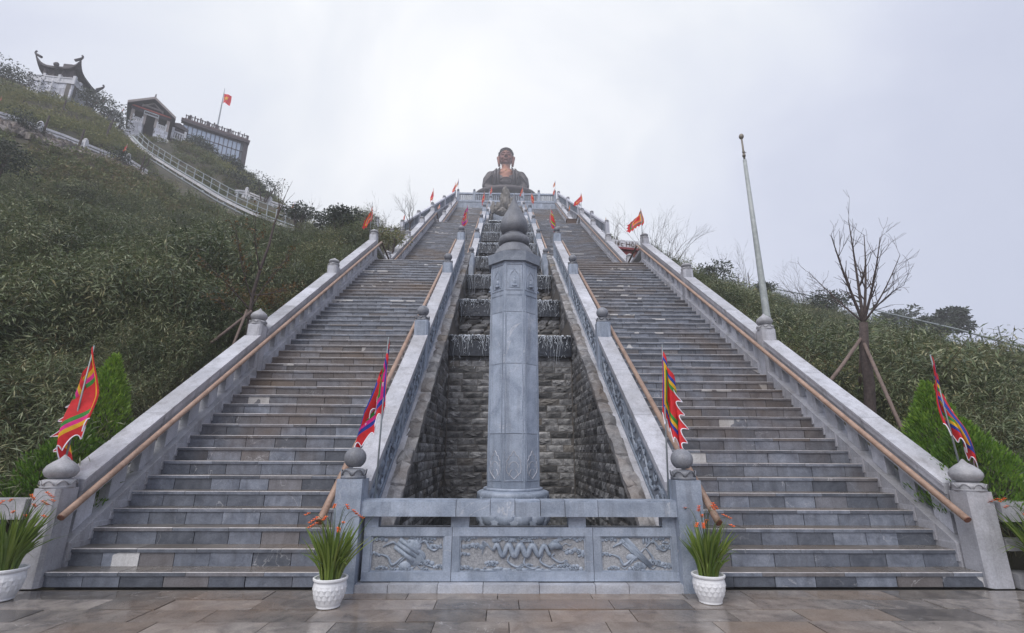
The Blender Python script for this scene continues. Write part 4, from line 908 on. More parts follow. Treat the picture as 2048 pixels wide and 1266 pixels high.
def bare_tree(label, base, H, r, depth, seed, group=None, lean=(0, 0, 1), trunk_h=.35, nl=4, spread=.55, name='bare_tree', leaves=0):
    rs = random.Random(seed); base = np.asarray(base, float); t_ = thing(name, base, label, 'tree', group)
    b_ = MB(); pts = [base - [0, 0, .3]]; p = base.copy(); ln = np.array(lean, float); ln /= np.linalg.norm(ln)
    for i in range(5): p = p + ln * H * trunk_h / 5 + np.array([rs.gauss(0, .012), rs.gauss(0, .012), 0]) * H * .3; pts.append(p)
    b_.tube(pts, [r * 1.25] + [r * (1 - .07 * i) for i in range(5)], 8); b_.build('trunk', M['bark'], t_, smooth=True)
    b_ = MB()
    for k in range(nl):
        a = 2 * math.pi * (k + rs.uniform(-.2, .2)) / nl; limbs(b_, pts[-1 - (k % 2)], np.array([math.cos(a) * .5, math.sin(a) * .5, 1]) * 1.0, H * (1 - trunk_h) * rs.uniform(.42, .6), r * .55, depth, rs, spread)
    b_.build('branches', M['bark'], t_)
    if leaves:
        V = np.array(b_.v); idx = RNG.integers(0, len(V), leaves); P = V[idx]; d = rv(leaves); N = np.cross(d, rv(leaves)); N /= np.linalg.norm(N, axis=1)[:, None]; Vv, F = leaf_faces(P, d, N, RNG.uniform(.06, .10, leaves), RNG.uniform(.035, .06, leaves), .2); place('leaves', rawmesh('leaves', Vv - ORG[t_.name], F, [M['rust']]), ORG[t_.name], t_)
    return t_
# the staked bare tree on the tall pole side
bp_ = at(1737, 835, 10.6); gz = ground(bp_[0], bp_[1]); base = np.array([bp_[0], bp_[1], gz])
rt = thing('bare_tree', base, 'leafless staked tree with dark trunk and a wide fan of twigs beside the stairs', 'tree')
rs = random.Random(21); b_ = MB(); fork = at(1727, 645, 10.6)
tp = [base - [0, 0, .2], base, base * .6 + fork * .4 + [.03, 0, 0], base * .25 + fork * .75 + [-.02, 0, 0], fork]; b_.tube(tp, [.12, .10, .088, .08, .07], 10); b_.build('trunk', M['bark'], rt, smooth=True)
b_ = MB()
for (mx_, my_, tx, ty, dr, r_) in ((1690, 560, 1662, 470, -.6, .034), (1716, 560, 1697, 440, .2, .036), (1735, 560, 1728, 470, .7, .034), (1752, 560, 1760, 475, -.3, .03), (1765, 600, 1800, 510, .4, .022), (1672, 600, 1618, 545, .5, .02), (1768, 590, 1808, 570, -.5, .016)):
    pm = at(mx_, my_, 10.6 + dr * .5); pt = at(tx, ty, 10.6 + dr); pts = [(1 - u) ** 2 * fork + 2 * u * (1 - u) * pm + u * u * pt for u in np.linspace(0, 1, 9)]; b_.tube(pts, [r_ * .8 * (1 - .85 * i / 8) + .002 for i in range(9)], 6)
    for i in range(2, 9):
        for q in range(1 + (i % 3 == 0)):
            dd = pts[min(i + 1, 8)] - pts[i - 1]; dd = dd / np.linalg.norm(dd); q_ = np.array([rs.gauss(0, 1), rs.gauss(0, .8), rs.gauss(0, .6)]); q_ /= np.linalg.norm(q_)
            limbs(b_, pts[i], dd + q_ * .7, rs.uniform(.2, .46), max(.004, r_ * (1 - .85 * i / 8) * .55), 1, rs, .6, .15, .62, .0024)
b_.build('branches', M['bark'], rt)
for i, (x0, y0, x1, y1, r0, r1) in enumerate(((1718, 682, 1648, 778, 10.5, 9.6), (1731, 690, 1826, 832, 10.5, 9.5), (1722, 668, 1690, 620, 10.7, 12.0))):
    a = at(x0, y0, r0); e = at(x1, y1, r1); a = a + (a - e) * .05
    if i == 2: e = at(1700, 740, 12.0)
    e = np.array([e[0], e[1], ground(e[0], e[1]) - .1]) if i != 0 else e
    c = MB(); c.tube([a, a * .5 + e * .5 + [0, 0, -.02], e], [.028, .03, .032], 8)
    tag(c.build('tree_stake', M['stake'], org=e, smooth=True), ['short brown wooden stake propping the bare tree towards the balustrade', 'long brown wooden stake propping the bare tree towards the clipped conifer', 'brown stake propping the bare tree from behind'][i], 'stake', 'stakes of the bare tree')
# leaning bare tree behind the second pale newel, pagoda side
b1 = at(497, 680, 11.2); base = np.array([b1[0], b1[1], ground(b1[0], b1[1])]); rt = thing('bare_tree', base, 'slim leafless tree leaning behind the second pale newel, bundle of twigs at its tip', 'tree')
P_ = [at(497, 650, 11.2), at(505, 590, 11.2), at(520, 540, 11.3), at(538, 490, 11.4), at(548, 450, 11.5), at(560, 415, 11.5)]
b_ = MB(); b_.tube([base - [0, 0, .2], base] + P_, [.05, .046, .04, .036, .031, .026, .02, .012], 8); b_.build('trunk', M['bark'], rt, smooth=True)
b_ = MB(); rs = random.Random(8)
for (x, y) in ((585, 362), (578, 372), (568, 360), (590, 385), (556, 370)): b_.tube([P_[-2], P_[-1] + np.array([rs.uniform(-.03, .03), 0, 0]), at(x, y, 11.6)], [.012, .008, .003], 4)
for (x0, y0, x1, y1, x2, y2) in ((505, 600, 480, 540, 470, 440), (500, 620, 450, 560, 408, 520), (502, 615, 540, 550, 590, 500), (500, 640, 470, 620, 430, 600), (520, 540, 505, 480, 512, 430), (505, 590, 545, 590, 580, 575)):
    pts = [at(x0, y0, 11.2), at(x1, y1, 11.0), at(x2, y2, 10.8)]; b_.tube([(1 - u) ** 2 * pts[0] + 2 * u * (1 - u) * pts[1] + u * u * pts[2] for u in np.linspace(0, 1, 7)], [.018, .015, .012, .01, .008, .006, .003], 5)
    for i in range(5): limbs(b_, pts[0] * (.7 - .13 * i) + pts[2] * (.3 + .13 * i) + (pts[1] - (pts[0] + pts[2]) / 2) * .5, pts[2] - pts[0] + rs.gauss(0, .3), .3, .005, 1, rs, .6, .2, .7, .0022)
bo = b_.build('branches', M['bark'], rt)
V = np.array(b_.v); idx = RNG.integers(0, len(V), 420); Vv, F = leaf_faces(V[idx], rv(420), rv(420), RNG.uniform(.05, .09, 420), RNG.uniform(.03, .05, 420), .2); place('leaves', rawmesh('leaves', Vv - base, F, [M['rust']]), base, rt)
for i, (x0, y0, x1, y1, r1) in enumerate(((494, 620, 462, 702, 10.6), (503, 622, 440, 672, 10.8))):
    a = at(x0, y0, 11.1); e = at(x1, y1, r1); c = MB(); e = e + (e - a) * .25; c.tube([a, e], [.025, .03], 8); tag(c.build('tree_stake', M['stake'], org=e, smooth=True), ['thick pale brown stake leaning against the slim tree behind the second newel', 'thin dark stake crossing the slim tree behind the second newel'][i], 'stake')
# clipped conifers
def conifer(label, base, H, rad, n, seed, top=.04):
    base = np.asarray(base, float); t_ = thing('conifer_tree', base, label, 'tree'); c = MB(); c.tube([base - [0, 0, .1], base + [0, 0, H * .8]], [.05, .015], 6); c.build('trunk', M['bark'], t_)
    u = RNG.beta(1.1, 1.5, n); az = RNG.uniform(0, 6.28, n); prof = rad * (np.sin(np.clip(1 - u, 0, 1) * 1.75) * .98 + top) * np.where(u < .12, .75 + u * 2, 1)
    lump = 1 + .16 * np.sin(az * 5 + u * 23) + .10 * np.sin(az * 9 - u * 31); r_ = prof * lump * RNG.uniform(.72, 1.03, n)
    P = base + np.c_[r_ * np.cos(az), r_ * np.sin(az), u * H * .97]; D = np.c_[np.cos(az) * .5, np.sin(az) * .5, np.full(n, .85)] + rv(n) * .35; D /= np.linalg.norm(D, axis=1)[:, None]; N = np.cross(D, rv(n)); N /= np.linalg.norm(N, axis=1)[:, None]
    V, F = leaf_faces(P, D, N, RNG.uniform(.04, .085, n), RNG.uniform(.012, .024, n), -.05); place('crown', rawmesh('crown', V - base, F, [M['thuja']]), base, t_)
p = at(188, 900, 9.0); conifer('tall bright green clipped conifer behind the pagoda side balustrade', (p[0], p[1], at(188, 985, 9.0)[2]), 1.95, .40, 11000, 1)
p = at(130, 960, 8.4); conifer('low bushy conifer at the foot of the tall conifer behind the end newel', (p[0], p[1], at(130, 1030, 8.4)[2]), 1.15, .52, 6000, 2)
p = at(1886, 920, 9.0); conifer('dense cone-shaped conifer behind the balustrade on the tall pole side', (p[0], p[1], at(1886, 990, 9.0)[2]), 1.55, .42, 11000, 3)
p = at(1950, 960, 8.5); conifer('low spreading conifer between the cone conifer and the end newel', (p[0], p[1], at(1950, 1045, 8.5)[2]), 1.25, .60, 7000, 4)
# dark round shrubs on the hill
def shrub(label, px, py, r, w, h, n, name='round_shrub', mat='darkleaf', L0=.28):
    p = at(px, py, r); g = ground(p[0], p[1]); base = np.array([p[0], p[1], min(g, p[2] - h * .5)]); t_ = thing(name, base, label, 'shrub'); cz = p[2]
    lobes = [((p[0] + random.uniform(-.45, .45) * w, p[1] + random.uniform(-.3, .3) * w, cz + random.uniform(-.25, .25) * h), (w * random.uniform(.3, .45), w * .4, h * random.uniform(.28, .4))) for _ in range(7)] + [((p[0], p[1], cz - h * .1), (w * .48, w * .45, h * .42))]
    crown_obj('crown', lobes, n, L0, L0 * .45, mat, t_); c = MB()
    for k in range(4): c.tube([base - [0, 0, .2], base * .5 + np.array(lobes[k][0]) * .5, lobes[k][0]], [.09, .06, .02], 5)
    c.build('trunk', M['bark'], t_)
shrub('dark round shrub standing on the white hillside path at far left', 48, 246, 44.5, 1.5, 1.6, 1500, L0=.15)
shrub('dark round shrub by the white path below the pavilion', 234, 313, 45.5, 1.4, 1.4, 1200, L0=.15)
shrub('rust-brown umbrella shaped tree before the glass building', 395, 293, 62, 3.6, 2.0, 2200, 'umbrella_tree')
shrub('flat topped dark shrub at the foot of the glass building corner', 456, 325, 60, 2.6, 1.4, 1600, 'umbrella_tree')
shrub('big black-green bush at the left edge below the rubble bank', 4, 306, 30, 1.7, 1.7, 2200, L0=.13)
shrub('dark bush on the ridge just below the glass building', 460, 362, 56, 3.2, 1.5, 1600)
shrub('bushy dark tree on the ridge left of the first landing', 682, 440, 24, 1.3, 1.2, 1600, 'ridge_bush', L0=.16)
for i, (x, y, w) in enumerate(((98, 206, 2.2), (150, 228, 2.2), (208, 224, 3.4), (232, 240, 3), (185, 195, 2.4), (30, 160, 4), (12, 148, 3))):
    shrub(label=['scrubby bush at the foot of the pagoda wall, middle', 'tall scrub against the pagoda wall corner', 'dark tree right of the pagoda terrace', 'dark bush between pagoda and pavilion', 'small leafy tree rising behind the pagoda corner', 'feathery bush on the skyline left of the pagoda', 'leafy skyline bush at the top left corner'][i], px=x, py=y, r=64, w=w, h=min(2.2, w * .7), n=1300, name='hill_bush', mat='scrub' if i in (0, 1) else 'darkleaf', L0=.24)
# misty trees beyond the far ridge and twiggy growth on the skyline
def far_tree(label, px, py_top, py_base, r, w, n, seed, mat='darkleaf'):
    random.seed(seed); top = at(px, py_top, r); b0 = at(px, py_base, r); g = ground(b0[0], b0[1]); base = np.array([b0[0], b0[1], min(g, b0[2])]); H = top[2] - b0[2]; t_ = thing('misty_tree', base, label, 'tree', None)
    c = MB(); c.tube([base - [0, 0, .3], base * .5 + b0 * .5, b0 + [0, 0, H * .6]], [.3, .25, .1], 6); c.build('trunk', M['bark'], t_)
    lobes = []
    for k in range(11): a = random.uniform(0, 6.28); q = random.random(); lobes.append(((b0[0] + math.cos(a) * w * .38 * (1 - .5 * q), b0[1] + math.sin(a) * w * .3, b0[2] + H * (.12 + .72 * q)), (w * random.uniform(.16, .28), w * .25, H * random.uniform(.10, .16))))
    crown_obj('crown', lobes, n, .42, .2, mat, t_)
far_tree('large misty round-crowned tree beyond the ridge rail', 1880, 614, 668, 62, 4.6, 3200, 4)
far_tree('pale misty tree fading into fog left of the round-crowned tree', 1815, 612, 670, 70, 4.4, 1100, 5)
far_tree('thin misty tree half lost in fog behind the staked tree', 1782, 622, 668, 64, 2.2, 600, 6)
for i, (x, y, r, H, d, seed, lab) in enumerate(((1340, 545, 24, 3.2, 3, 31, 'thin leafless shrub rising above the balustrade by the third newel'), (1362, 545, 24, 1.6, 3, 32, 'low twiggy shrub right behind the third newel'), (1480, 560, 38, 2.2, 3, 33, 'small leafless sapling on the misty skyline'), (1600, 590, 36, 1.6, 3, 34, 'twiggy shrub on the skyline right of the tall pole'), (1620, 595, 37, 1.7, 3, 35, 'second twiggy shrub on the skyline right of the tall pole'), (818, 470, 30, 3.0, 3, 36, 'spindly leafless tree beside the upper terrace wall, pagoda side'), (755, 478, 24, 1.6, 3, 37, 'tangled bare shrub behind the first landing, pagoda side'), (1232, 520, 34, 3.2, 3, 38, 'thin leafless shrub above the red kiosk'), (1302, 520, 27, 2.4, 3, 39, 'faint bare twigs between the red kiosk and the third newel'), (610, 430, 33, 1.1, 2, 40, 'thin bare sapling on the ridge above the track end'), (290, 330, 46, 1.7, 2, 41, 'bare stick sapling on the rubble bank'), (75, 340, 40, 1.7, 2, 42, 'bare sapling in the middle of the rubble bank'))):
    q = at(x, y, r); g = ground(q[0], q[1]); bare_tree(lab, (q[0], q[1], min(g, q[2])), H + max(0, q[2] - g), .03 + .006 * H, d, seed, name='bare_shrub', nl=4, trunk_h=.25, spread=.45)
for i, (x, y, r, w, lab) in enumerate(((1430, 545, 32, 1.9, 'dark leafy shrub leaning on the skyline behind the fourth newel'), (1655, 600, 36, 2.0, 'misty leafy shrub on the ridge behind the staked tree'), (600, 425, 33, 1.8, 'leafy bush on the ridge near the track end'), (660, 435, 28, 1.6, 'spiky green bush on the ridge by the track end'), (530, 375, 50, 3, 'rounded bush on the steep skyline under the glass building'), (1530, 575, 40, 1.4, 'small bush on the skyline by the tall pole'))):
    shrub(lab, x, y, r, w, w * .6, 1100, 'skyline_bush', 'darkleaf', .2)
shrub('leafy bush in the gap behind the first landing, pagoda side', 778, 478, 20.5, 1.2, .8, 900, 'skyline_bush', 'scrub', .13)
random.seed(77)

# ------------------------------------------------------------------ top platform, its balustrade, the great statue, the rocks
YP, ZL, ZW = 44.0, FE[2][1], 25.62
def at_z(px, py, z): q = ray(px, py); return CAM + q * (z - CAM[2]) / q[2]
def rail_run(rt, A, B, zA, zB, npost, mat, matd, fin=FIN_B, post_h=1.15, nb=10, skip_first=False, rail_z=(.82, .98), low=(.0, .14), bal=True, w=.26, topfin=True):
    """Straight balustrade from A to B (xy), feet at zA..zB: posts with finials, rails, balusters, each a part."""
    A = np.array([A[0], A[1], zA], float); B = np.array([B[0], B[1], zB], float); d = B - A; L = np.hypot(d[0], d[1]); e = d / L; nrm = np.array([-e[1], e[0], 0]) ; nrm /= np.linalg.norm(nrm); eh = np.array([e[0], e[1], 0]); eh /= np.linalg.norm(eh)
    pm = MB(); pm.box(-w / 2, w / 2, -w / 2, w / 2, -.05, post_h); pme = pm.mesh('post', mat); ang = math.atan2(e[1], e[0])
    for i in range(npost):
        if i == 0 and skip_first: continue
        p = A + d * i / (npost - 1); n_ = place('post', pme, p, rt, rot=(0, 0, ang))
        if topfin: place('finial', fin, p + np.array([0, 0, post_h]), n_)
    bm_ = MB(); bm_.box(-.07, .07, -.07, .07, low[1], rail_z[0]); bme = bm_.mesh('baluster', matd)
    for i in range(npost - 1):
        a = A + d * i / (npost - 1) + eh * w / 2; b2 = A + d * (i + 1) / (npost - 1) - eh * w / 2; a[2] = zA + (zB - zA) * (i + w / 2 / L * (npost - 1)) / (npost - 1); b2[2] = zA + (zB - zA) * (i + 1 - w / 2 / L * (npost - 1)) / (npost - 1)
        for (z0, z1, hw) in ((rail_z[0], rail_z[1], .13), (low[0], low[1], .11)):
            if z1 <= z0: continue
            c = MB(); c.hexa([a - nrm * hw + [0, 0, z0], b2 - nrm * hw + [0, 0, z0], b2 + nrm * hw + [0, 0, z0], a + nrm * hw + [0, 0, z0], a - nrm * hw + [0, 0, z1], b2 - nrm * hw + [0, 0, z1], b2 + nrm * hw + [0, 0, z1], a + nrm * hw + [0, 0, z1]]); c.build('rail', mat, rt)
        if bal:
            for k in range(nb): place('baluster', bme, a + (b2 - a) * (k + .5) / nb, rt, rot=(0, 0, ang))
c = MB(); c.box(-5.3, 5.3, YP + .05, 60, 18, ZW - .05); tag(c.build('platform_terrace', M['blue']), 'raised stone terrace under the seated statue at the head of the stairs', 'terrace')
for s in (-1, 1):
    c = MB(); c.box(min(s * 1.3, s * 5.0), max(s * 1.3, s * 5.0), FE[2][0] + 2.2, YP + .05, ZL - 1, ZL - .02); struct(c.build('upper_landing', M['tread']))
rt = thing('platform_balustrade', (0, YP, ZL), 'blue stone balustrade on a carved wall across the platform below the statue', 'balustrade')
for s in (-1, 1):
    for k in range(6): x0 = s * (1.35 + k * .6); c = MB(); c.box(min(x0, x0 + s * .59), max(x0, x0 + s * .59), YP - .06, YP + .05, ZL, ZW - .06); c.build('wall_panel', M['blue'], rt)
c = MB(); c.box(-1.33, 1.33, YP - .05, YP + .05, ZL - 1, ZW - .06); c.build('wall_panel', M['blue'], rt); c = MB(); c.box(-5.0, 5.0, YP - .10, YP + .2, ZW - .06, ZW + .03); c.build('wall_cope', M['blue'], rt)
rail_run(rt, (-4.95, YP + .05), (4.95, YP + .05), ZW + .03, ZW + .03, 7, M['blue'], M['blued'], FIN_BALL, 1.12, 7)
c = MB(); c.box(-1.0, 1.0, YP - .25, YP - .2, ZL + .55, ZL + .62); c.build('yellow_bar', M['gold'], rt)
# balustrades of the side stairs that climb to the platform from both sides
for s, (pxl, pyl) in ((-1, (803, 470)), (1, (1215, 470))):
    P1 = at(pxl, pyl, 33.5); E1 = np.array([s * 5.3, YP - .2, ZW]); rt = thing('terrace_balustrade', (P1[0], P1[1], P1[2]), 'distant terrace balustrade climbing to the platform corner, ' + ('above the pagoda side stairs' if s < 0 else 'above the tall pole side stairs'), 'balustrade', 'side terrace balustrades')
    A = np.array([P1[0], P1[1], P1[2]]); c = MB(); n_ = 8
    for k in range(n_):
        a = A + (E1 - A) * k / n_; b2 = A + (E1 - A) * (k + .97) / n_; o = np.array([s * .35, .35, 0]); dz = np.array([0, 0, 1.0])
        c = MB(); c.hexa([a - 2.2 * dz, b2 - 2.2 * dz, b2 - 2.2 * dz + o, a - 2.2 * dz + o, a, b2, b2 + o, a + o] if s > 0 else [b2 - 2.2 * dz, a - 2.2 * dz, a - 2.2 * dz + o, b2 - 2.2 * dz + o, b2, a, a + o, b2 + o]); c.build('wall_panel', M['wallblk'], rt)
    rail_run(rt, A[:2], E1[:2], A[2], E1[2], 5, M['wallblk'], M['blued'], FIN_B, 1.0, 9)
# low terrace wall seen through the first landing, pagoda side
P1, P2 = at_z(702, 462, 15.2), at_z(752, 462, 15.2); P2 = np.array([P2[0], P1[1] * .4 + P2[1] * .6, 15.2])
rt = thing('terrace_balustrade', (P1[0], P1[1], 12.5), 'small stone terrace with balusters beyond the first landing, pagoda side', 'balustrade')
c = MB(); a = P1; b2 = P2; o = np.array([.2, 1.5, 0]); z = np.array([0, 0, 3.2]); c.hexa([a - z, b2 - z, b2 - z + o, a - z + o, a, b2, b2 + o, a + o]); c.build('terrace_wall', M['wallblk'], rt); rail_run(rt, P1[:2], P2[:2], 15.2, 15.2, 3, M['wallblk'], M['wallblk'], FIN_B, .8, 5, rail_z=(.5, .62))
P1, P2 = at_z(762, 488, 14.6), at_z(803, 488, 14.6); rt = thing('terrace_balustrade', (P1[0], P1[1], 14), 'weathered stone railing behind bare shrubs by the first landing, pagoda side', 'balustrade'); rail_run(rt, P1[:2], P2[:2], 14.6, 14.6, 3, M['blued'], M['blued'], FIN_B, .9, 5, rail_z=(.6, .74))

# great seated statue
def remesh(b_, name, mat, parent, vox):
    me = b_.mesh('tmp', mat); o = bpy.data.objects.new('tmp', me); COL.objects.link(o); md = o.modifiers.new('r', 'REMESH'); md.mode = 'VOXEL'; md.voxel_size = vox; md.use_smooth_shade = True
    s_ = o.modifiers.new('s', 'SMOOTH'); s_.iterations = 3; s_.factor = .5
    dg = bpy.context.evaluated_depsgraph_get(); m2 = bpy.data.meshes.new_from_object(o.evaluated_get(dg)); bpy.data.objects.remove(o)
    m2.name = name; m2.materials.clear(); m2.materials.append(mat); m2.transform(Matrix.Translation(-Vector(ORG[parent.name].tolist()))); return place(name, m2, ORG[parent.name], parent)
SY = 80.0; SX = .0
st = thing('buddha_statue', (SX, SY, 46.3), 'colossal dark bronze seated Buddha with bare copper chest at the top', 'statue')
b_ = MB(); V3 = lambda x, y, z: np.array([SX + x, SY + y * (.55 if z < 49 else 1), z - .75 * min(1, max(0, (49.4 - z) / 1.2))])
b_.ell(V3(0, .3, 49.6), 3.0, 1.9, 2.6, 24, 14); b_.ell(V3(0, .2, 51.0), 3.3, 1.5, 1.35, 24, 12); b_.ell(V3(0, .2, 51.75), 1.9, 1.2, .6, 20, 10); b_.ell(V3(0, .4, 47.6), 3.6, 2.6, 1.6, 24, 10)
for s in (-1, 1):
    b_.tube([V3(s * 2.7, .1, 50.9), V3(s * 3.35, -.2, 49.8), V3(s * 3.6, -.5, 48.7)], [1.05, .95, .85], 14); b_.ell(V3(s * 2.75, .1, 50.75), 1.05, 1.1, 1.05, 16, 10)
    b_.tube([V3(s * 3.6, -.5, 48.65), V3(s * 2.4, -1.7, 48.35), V3(s * .9, -2.6, 48.35)], [.85, .62, .42], 12)
    b_.tube([V3(s * 1.6, .2, 47.2), V3(s * 4.2, -1.0, 47.25), V3(s * 5.0, -1.6, 47.2)], [1.1, .98, .85], 14); b_.tube([V3(s * 4.9, -1.7, 47.15), V3(s * 2.2, -2.9, 46.95), V3(-s * .3, -3.2, 46.9)], [.85, .72, .6], 14)
remesh(b_, 'robed_body', M['robe'], st, .13)
b_ = MB(); b_.lathe([(5.6, 45.6), (5.9, 46.0), (5.7, 46.4)], (SX, SY - .6, 0), 32, sx=1.0, sy=.7); b_.build('lotus_seat', M['robe'], st, smooth=True)
b_ = MB(); b_.ell(V3(0, -.78, 50.5), 1.55, .85, 1.75, 20, 14); b_.ell(V3(-.55, -1.35, 50.9), .62, .3, .42, 12, 8); b_.ell(V3(.55, -1.35, 50.9), .62, .3, .42, 12, 8); b_.lathe([(1.0, 51.4), (.84, 52.0), (.80, 52.6), (.84, 53.2)], (SX, SY - .1, 0), 18); b_.ell(V3(0, -.9, 49.5), 1.15, .85, .9, 16, 10); remesh(b_, 'bare_chest', M['skin'], st, .09)
b_ = MB(); b_.ell(V3(0, -1.25, 49.05), 1.2, .75, .62, 18, 8)
for k in range(5): b_.tube([V3(-1.15, -1.3, 49.35 - .13 * k), V3(-.4, -1.95, 49.55 - .13 * k), V3(.4, -1.95, 49.5 - .13 * k), V3(1.15, -1.3, 49.35 - .13 * k)], .07, 6)
b_.build('waist_sash', M['robe'], st, smooth=True)
b_ = MB()
for s in (-1, 1):
    b_.tube([V3(s * 1.15, -.9, 52.1), V3(s * 1.48, -1.5, 51.0), V3(s * 1.55, -1.75, 49.8), V3(s * 1.5, -1.9, 48.5)], [.22, .27, .30, .30], 8, flat=.5); b_.tube([V3(s * 1.75, -.7, 52.0), V3(s * 2.05, -1.45, 51.0), V3(s * 2.1, -1.8, 49.9), V3(s * 2.1, -2.2, 48.6)], [.2, .3, .3, .3], 8, flat=.5)
    for k in range(5): x = 2.45 + .28 * k; b_.tube([V3(s * (x - .35), -.35, 51.9 - .14 * k), V3(s * x, -1.05 + .12 * k, 51.1 - .1 * k), V3(s * (x + .05), -1.15 + .1 * k, 50.0)], [.06, .09, .05], 6)
    b_.tube([V3(s * 2.2, -1.85, 50.2), V3(s * 2.9, -1.4, 49.9), V3(s * 3.6, -1.3, 49.2), V3(s * 4.25, -1.0, 48.6)], [.16, .13, .14, .12], 6)
    for k in range(3): b_.ell(V3(s * 2.25, -1.95, 50.1 - .28 * k), .16, .14, .2, 8, 6)
    for k in range(4): b_.tube([V3(s * (4.5 - .5 * k), -2.2 - .35 * k, 47.75), V3(s * (3.6 - .55 * k), -2.7 - .25 * k, 47.6), V3(s * (2.6 - .55 * k), -3.1 - .12 * k, 47.3)], .07, 6)
b_.build('robe_folds', M['robe'], st, smooth=True)
for s in (-1, 1):     # hands resting palm over palm in the lap
    b_ = MB(); b_.ell(V3(s * .55, -2.85, 48.36 + .05 * s), .62, .42, .17, 14, 8)
    for k in range(4): L_ = (.62, .74, .7, .52)[k]; b_.tube([V3(s * .25, -2.62 - .16 * k, 48.42), V3(-s * .15, -2.66 - .17 * k, 48.44), V3(-s * (L_ - .1), -2.66 - .17 * k, 48.40)], [.09, .085, .06], 6)
    b_.tube([V3(s * .75, -2.5, 48.4), V3(s * .35, -2.45, 48.62), V3(s * .05, -2.5, 48.72)], [.11, .09, .06], 6); b_.build('hand', M['skin'], st, smooth=True)
b_ = MB(); b_.tube([V3(.8, -2.6, 48.15), V3(2.2, -2.4, 48.05), V3(2.9, -2.2, 48.0)], [.2, .26, .2], 8); b_.build('foot', M['skin'], st, smooth=True)
HZ = 54.55
b_ = MB(); b_.ell(V3(0, -.1, HZ + .1), 1.27, 1.45, 1.75, 28, 20); b_.ell(V3(0, -.35, HZ - .75), 1.02, 1.15, .95, 22, 12); b_.ell(V3(0, -1.0, HZ - 1.3), .45, .42, .3, 12, 8)
for s in (-1, 1): b_.ell(V3(s * .62, -1.1, HZ - .45), .42, .35, .42, 12, 8); b_.tube([V3(s * .14, -1.56, HZ + .42), V3(s * .5, -1.5, HZ + .56), V3(s * .92, -1.12, HZ + .36)], [.09, .1, .07], 8); b_.ell(V3(s * .52, -1.36, HZ + .16), .30, .16, .15, 12, 8)
b_.tube([V3(0, -1.5, HZ + .45), V3(0, -1.72, HZ - .05), V3(0, -1.88, HZ - .38)], [.11, .15, .2], 10); b_.ell(V3(-.2, -1.6, HZ - .4), .13, .16, .11, 8, 6); b_.ell(V3(.2, -1.6, HZ - .4), .13, .16, .11, 8, 6)
b_.ell(V3(0, -1.5, HZ - .78), .40, .18, .085, 14, 8); b_.ell(V3(0, -1.47, HZ - .97), .33, .18, .10, 14, 8)
hd = remesh(b_, 'head', M['facec'], st, .06)
b_ = MB()
for s in (-1, 1): b_.tube([V3(s * .26, -1.57, HZ + .10), V3(s * .52, -1.56, HZ + .055), V3(s * .80, -1.36, HZ + .12)], [.018, .03, .016], 6)
b_.build('eyelid_line', M['hair'], hd, smooth=True)
b_ = MB(); b_.ell(V3(0, -1.62, HZ + .72), .07, .05, .07, 10, 6); b_.build('brow_jewel', M['gold'], hd, smooth=True)
b_ = MB(); rs = random.Random(9)
b_.ell(V3(0, .18, HZ + .72), 1.36, 1.5, 1.45, 26, 14); b_.ell(V3(0, .25, HZ + 1.95), .72, .75, .62, 18, 10)
hz_ = MB(); hz_.ell(V3(0, .18, HZ + .98), 1.39, 1.45, 1.22, 26, 14); hz_.ell(V3(0, .25, HZ + 1.95), .74, .77, .62, 18, 10)
for i in range(330):     # snail-shell curls
    p = rs.uniform(-.05, 1.4); t_ = rs.uniform(0, 6.28); hz_.ell(V3(1.38 * math.cos(p) * math.cos(t_), .18 + 1.45 * math.cos(p) * math.sin(t_), HZ + 1.0 + 1.22 * math.sin(p)), .13, .13, .12, 6, 4)
hz_.build('hair', M['hair'], hd, smooth=True)
for s in (-1, 1):
    b_ = MB(); b_.tube([V3(s * 1.30, -.1, HZ + .55), V3(s * 1.42, -.05, HZ + .25), V3(s * 1.36, -.1, HZ - .35), V3(s * 1.30, -.25, HZ - 1.1), V3(s * 1.24, -.3, HZ - 1.8)], [.10, .24, .2, .17, .14], 8, flat=1.5); b_.build('ear', M['facec'], hd, smooth=True)
b_ = MB()
for (x0, z0, x1, z1) in ((-.18, 51.2, .18, 51.2), (0, 51.02, 0, 51.38), (-.18, 51.2, -.18, 51.36), (.18, 51.2, .18, 51.04), (0, 51.38, .17, 51.38), (0, 51.02, -.17, 51.02)): b_.tube([V3(x0, -1.60, z0), V3(x1, -1.60, z1)], .035, 6)
b_.build('chest_emblem', M['gold'], st)

# scholar rocks at the head of the cascade
def rock(label, px0, py0, py1, r, w, seed, dep=None):
    rs = random.Random(seed); top = at(px0, py0, r); bot = at(px0, py1, r); H = top[2] - bot[2]; bm = bmesh.new(); bmesh.ops.create_icosphere(bm, subdivisions=4, radius=1)
    for v in bm.verts:
        d = v.co.normalized(); n1 = mnoise.noise(d * 1.6 + Vector((seed, 0, 0))); n2 = mnoise.noise(d * 4.2 + Vector((0, seed, 0))); n3 = abs(mnoise.noise(d * 8 + Vector((0, 0, seed)))); k = 1 + .38 * n1 + .24 * n2 - .22 * n3
        tw = 1 - .25 * d.z; v.co = Vector((d.x * k * w * .5 * tw, d.y * k * (dep or w) * .5 * tw, d.z * (1 + .1 * n2) * H * .5))
    me = bpy.data.meshes.new('rock'); bm.to_mesh(me); bm.free(); me.materials.append(M['rock']); me.polygons.foreach_set('use_smooth', np.ones(len(me.polygons), bool)); me.transform(Matrix.Translation((0, 0, H / 2)))
    return tag(place('standing_rock', me, bot), label, 'rock', None)
RY = 37.0
rock('tall upright weathered rock standing before the statue', 1010, 373, 428, RY, 1.05, 3)
rock('slim upright boulder at the left end of the rock group', 986, 402, 428, RY - .3, .42, 5)
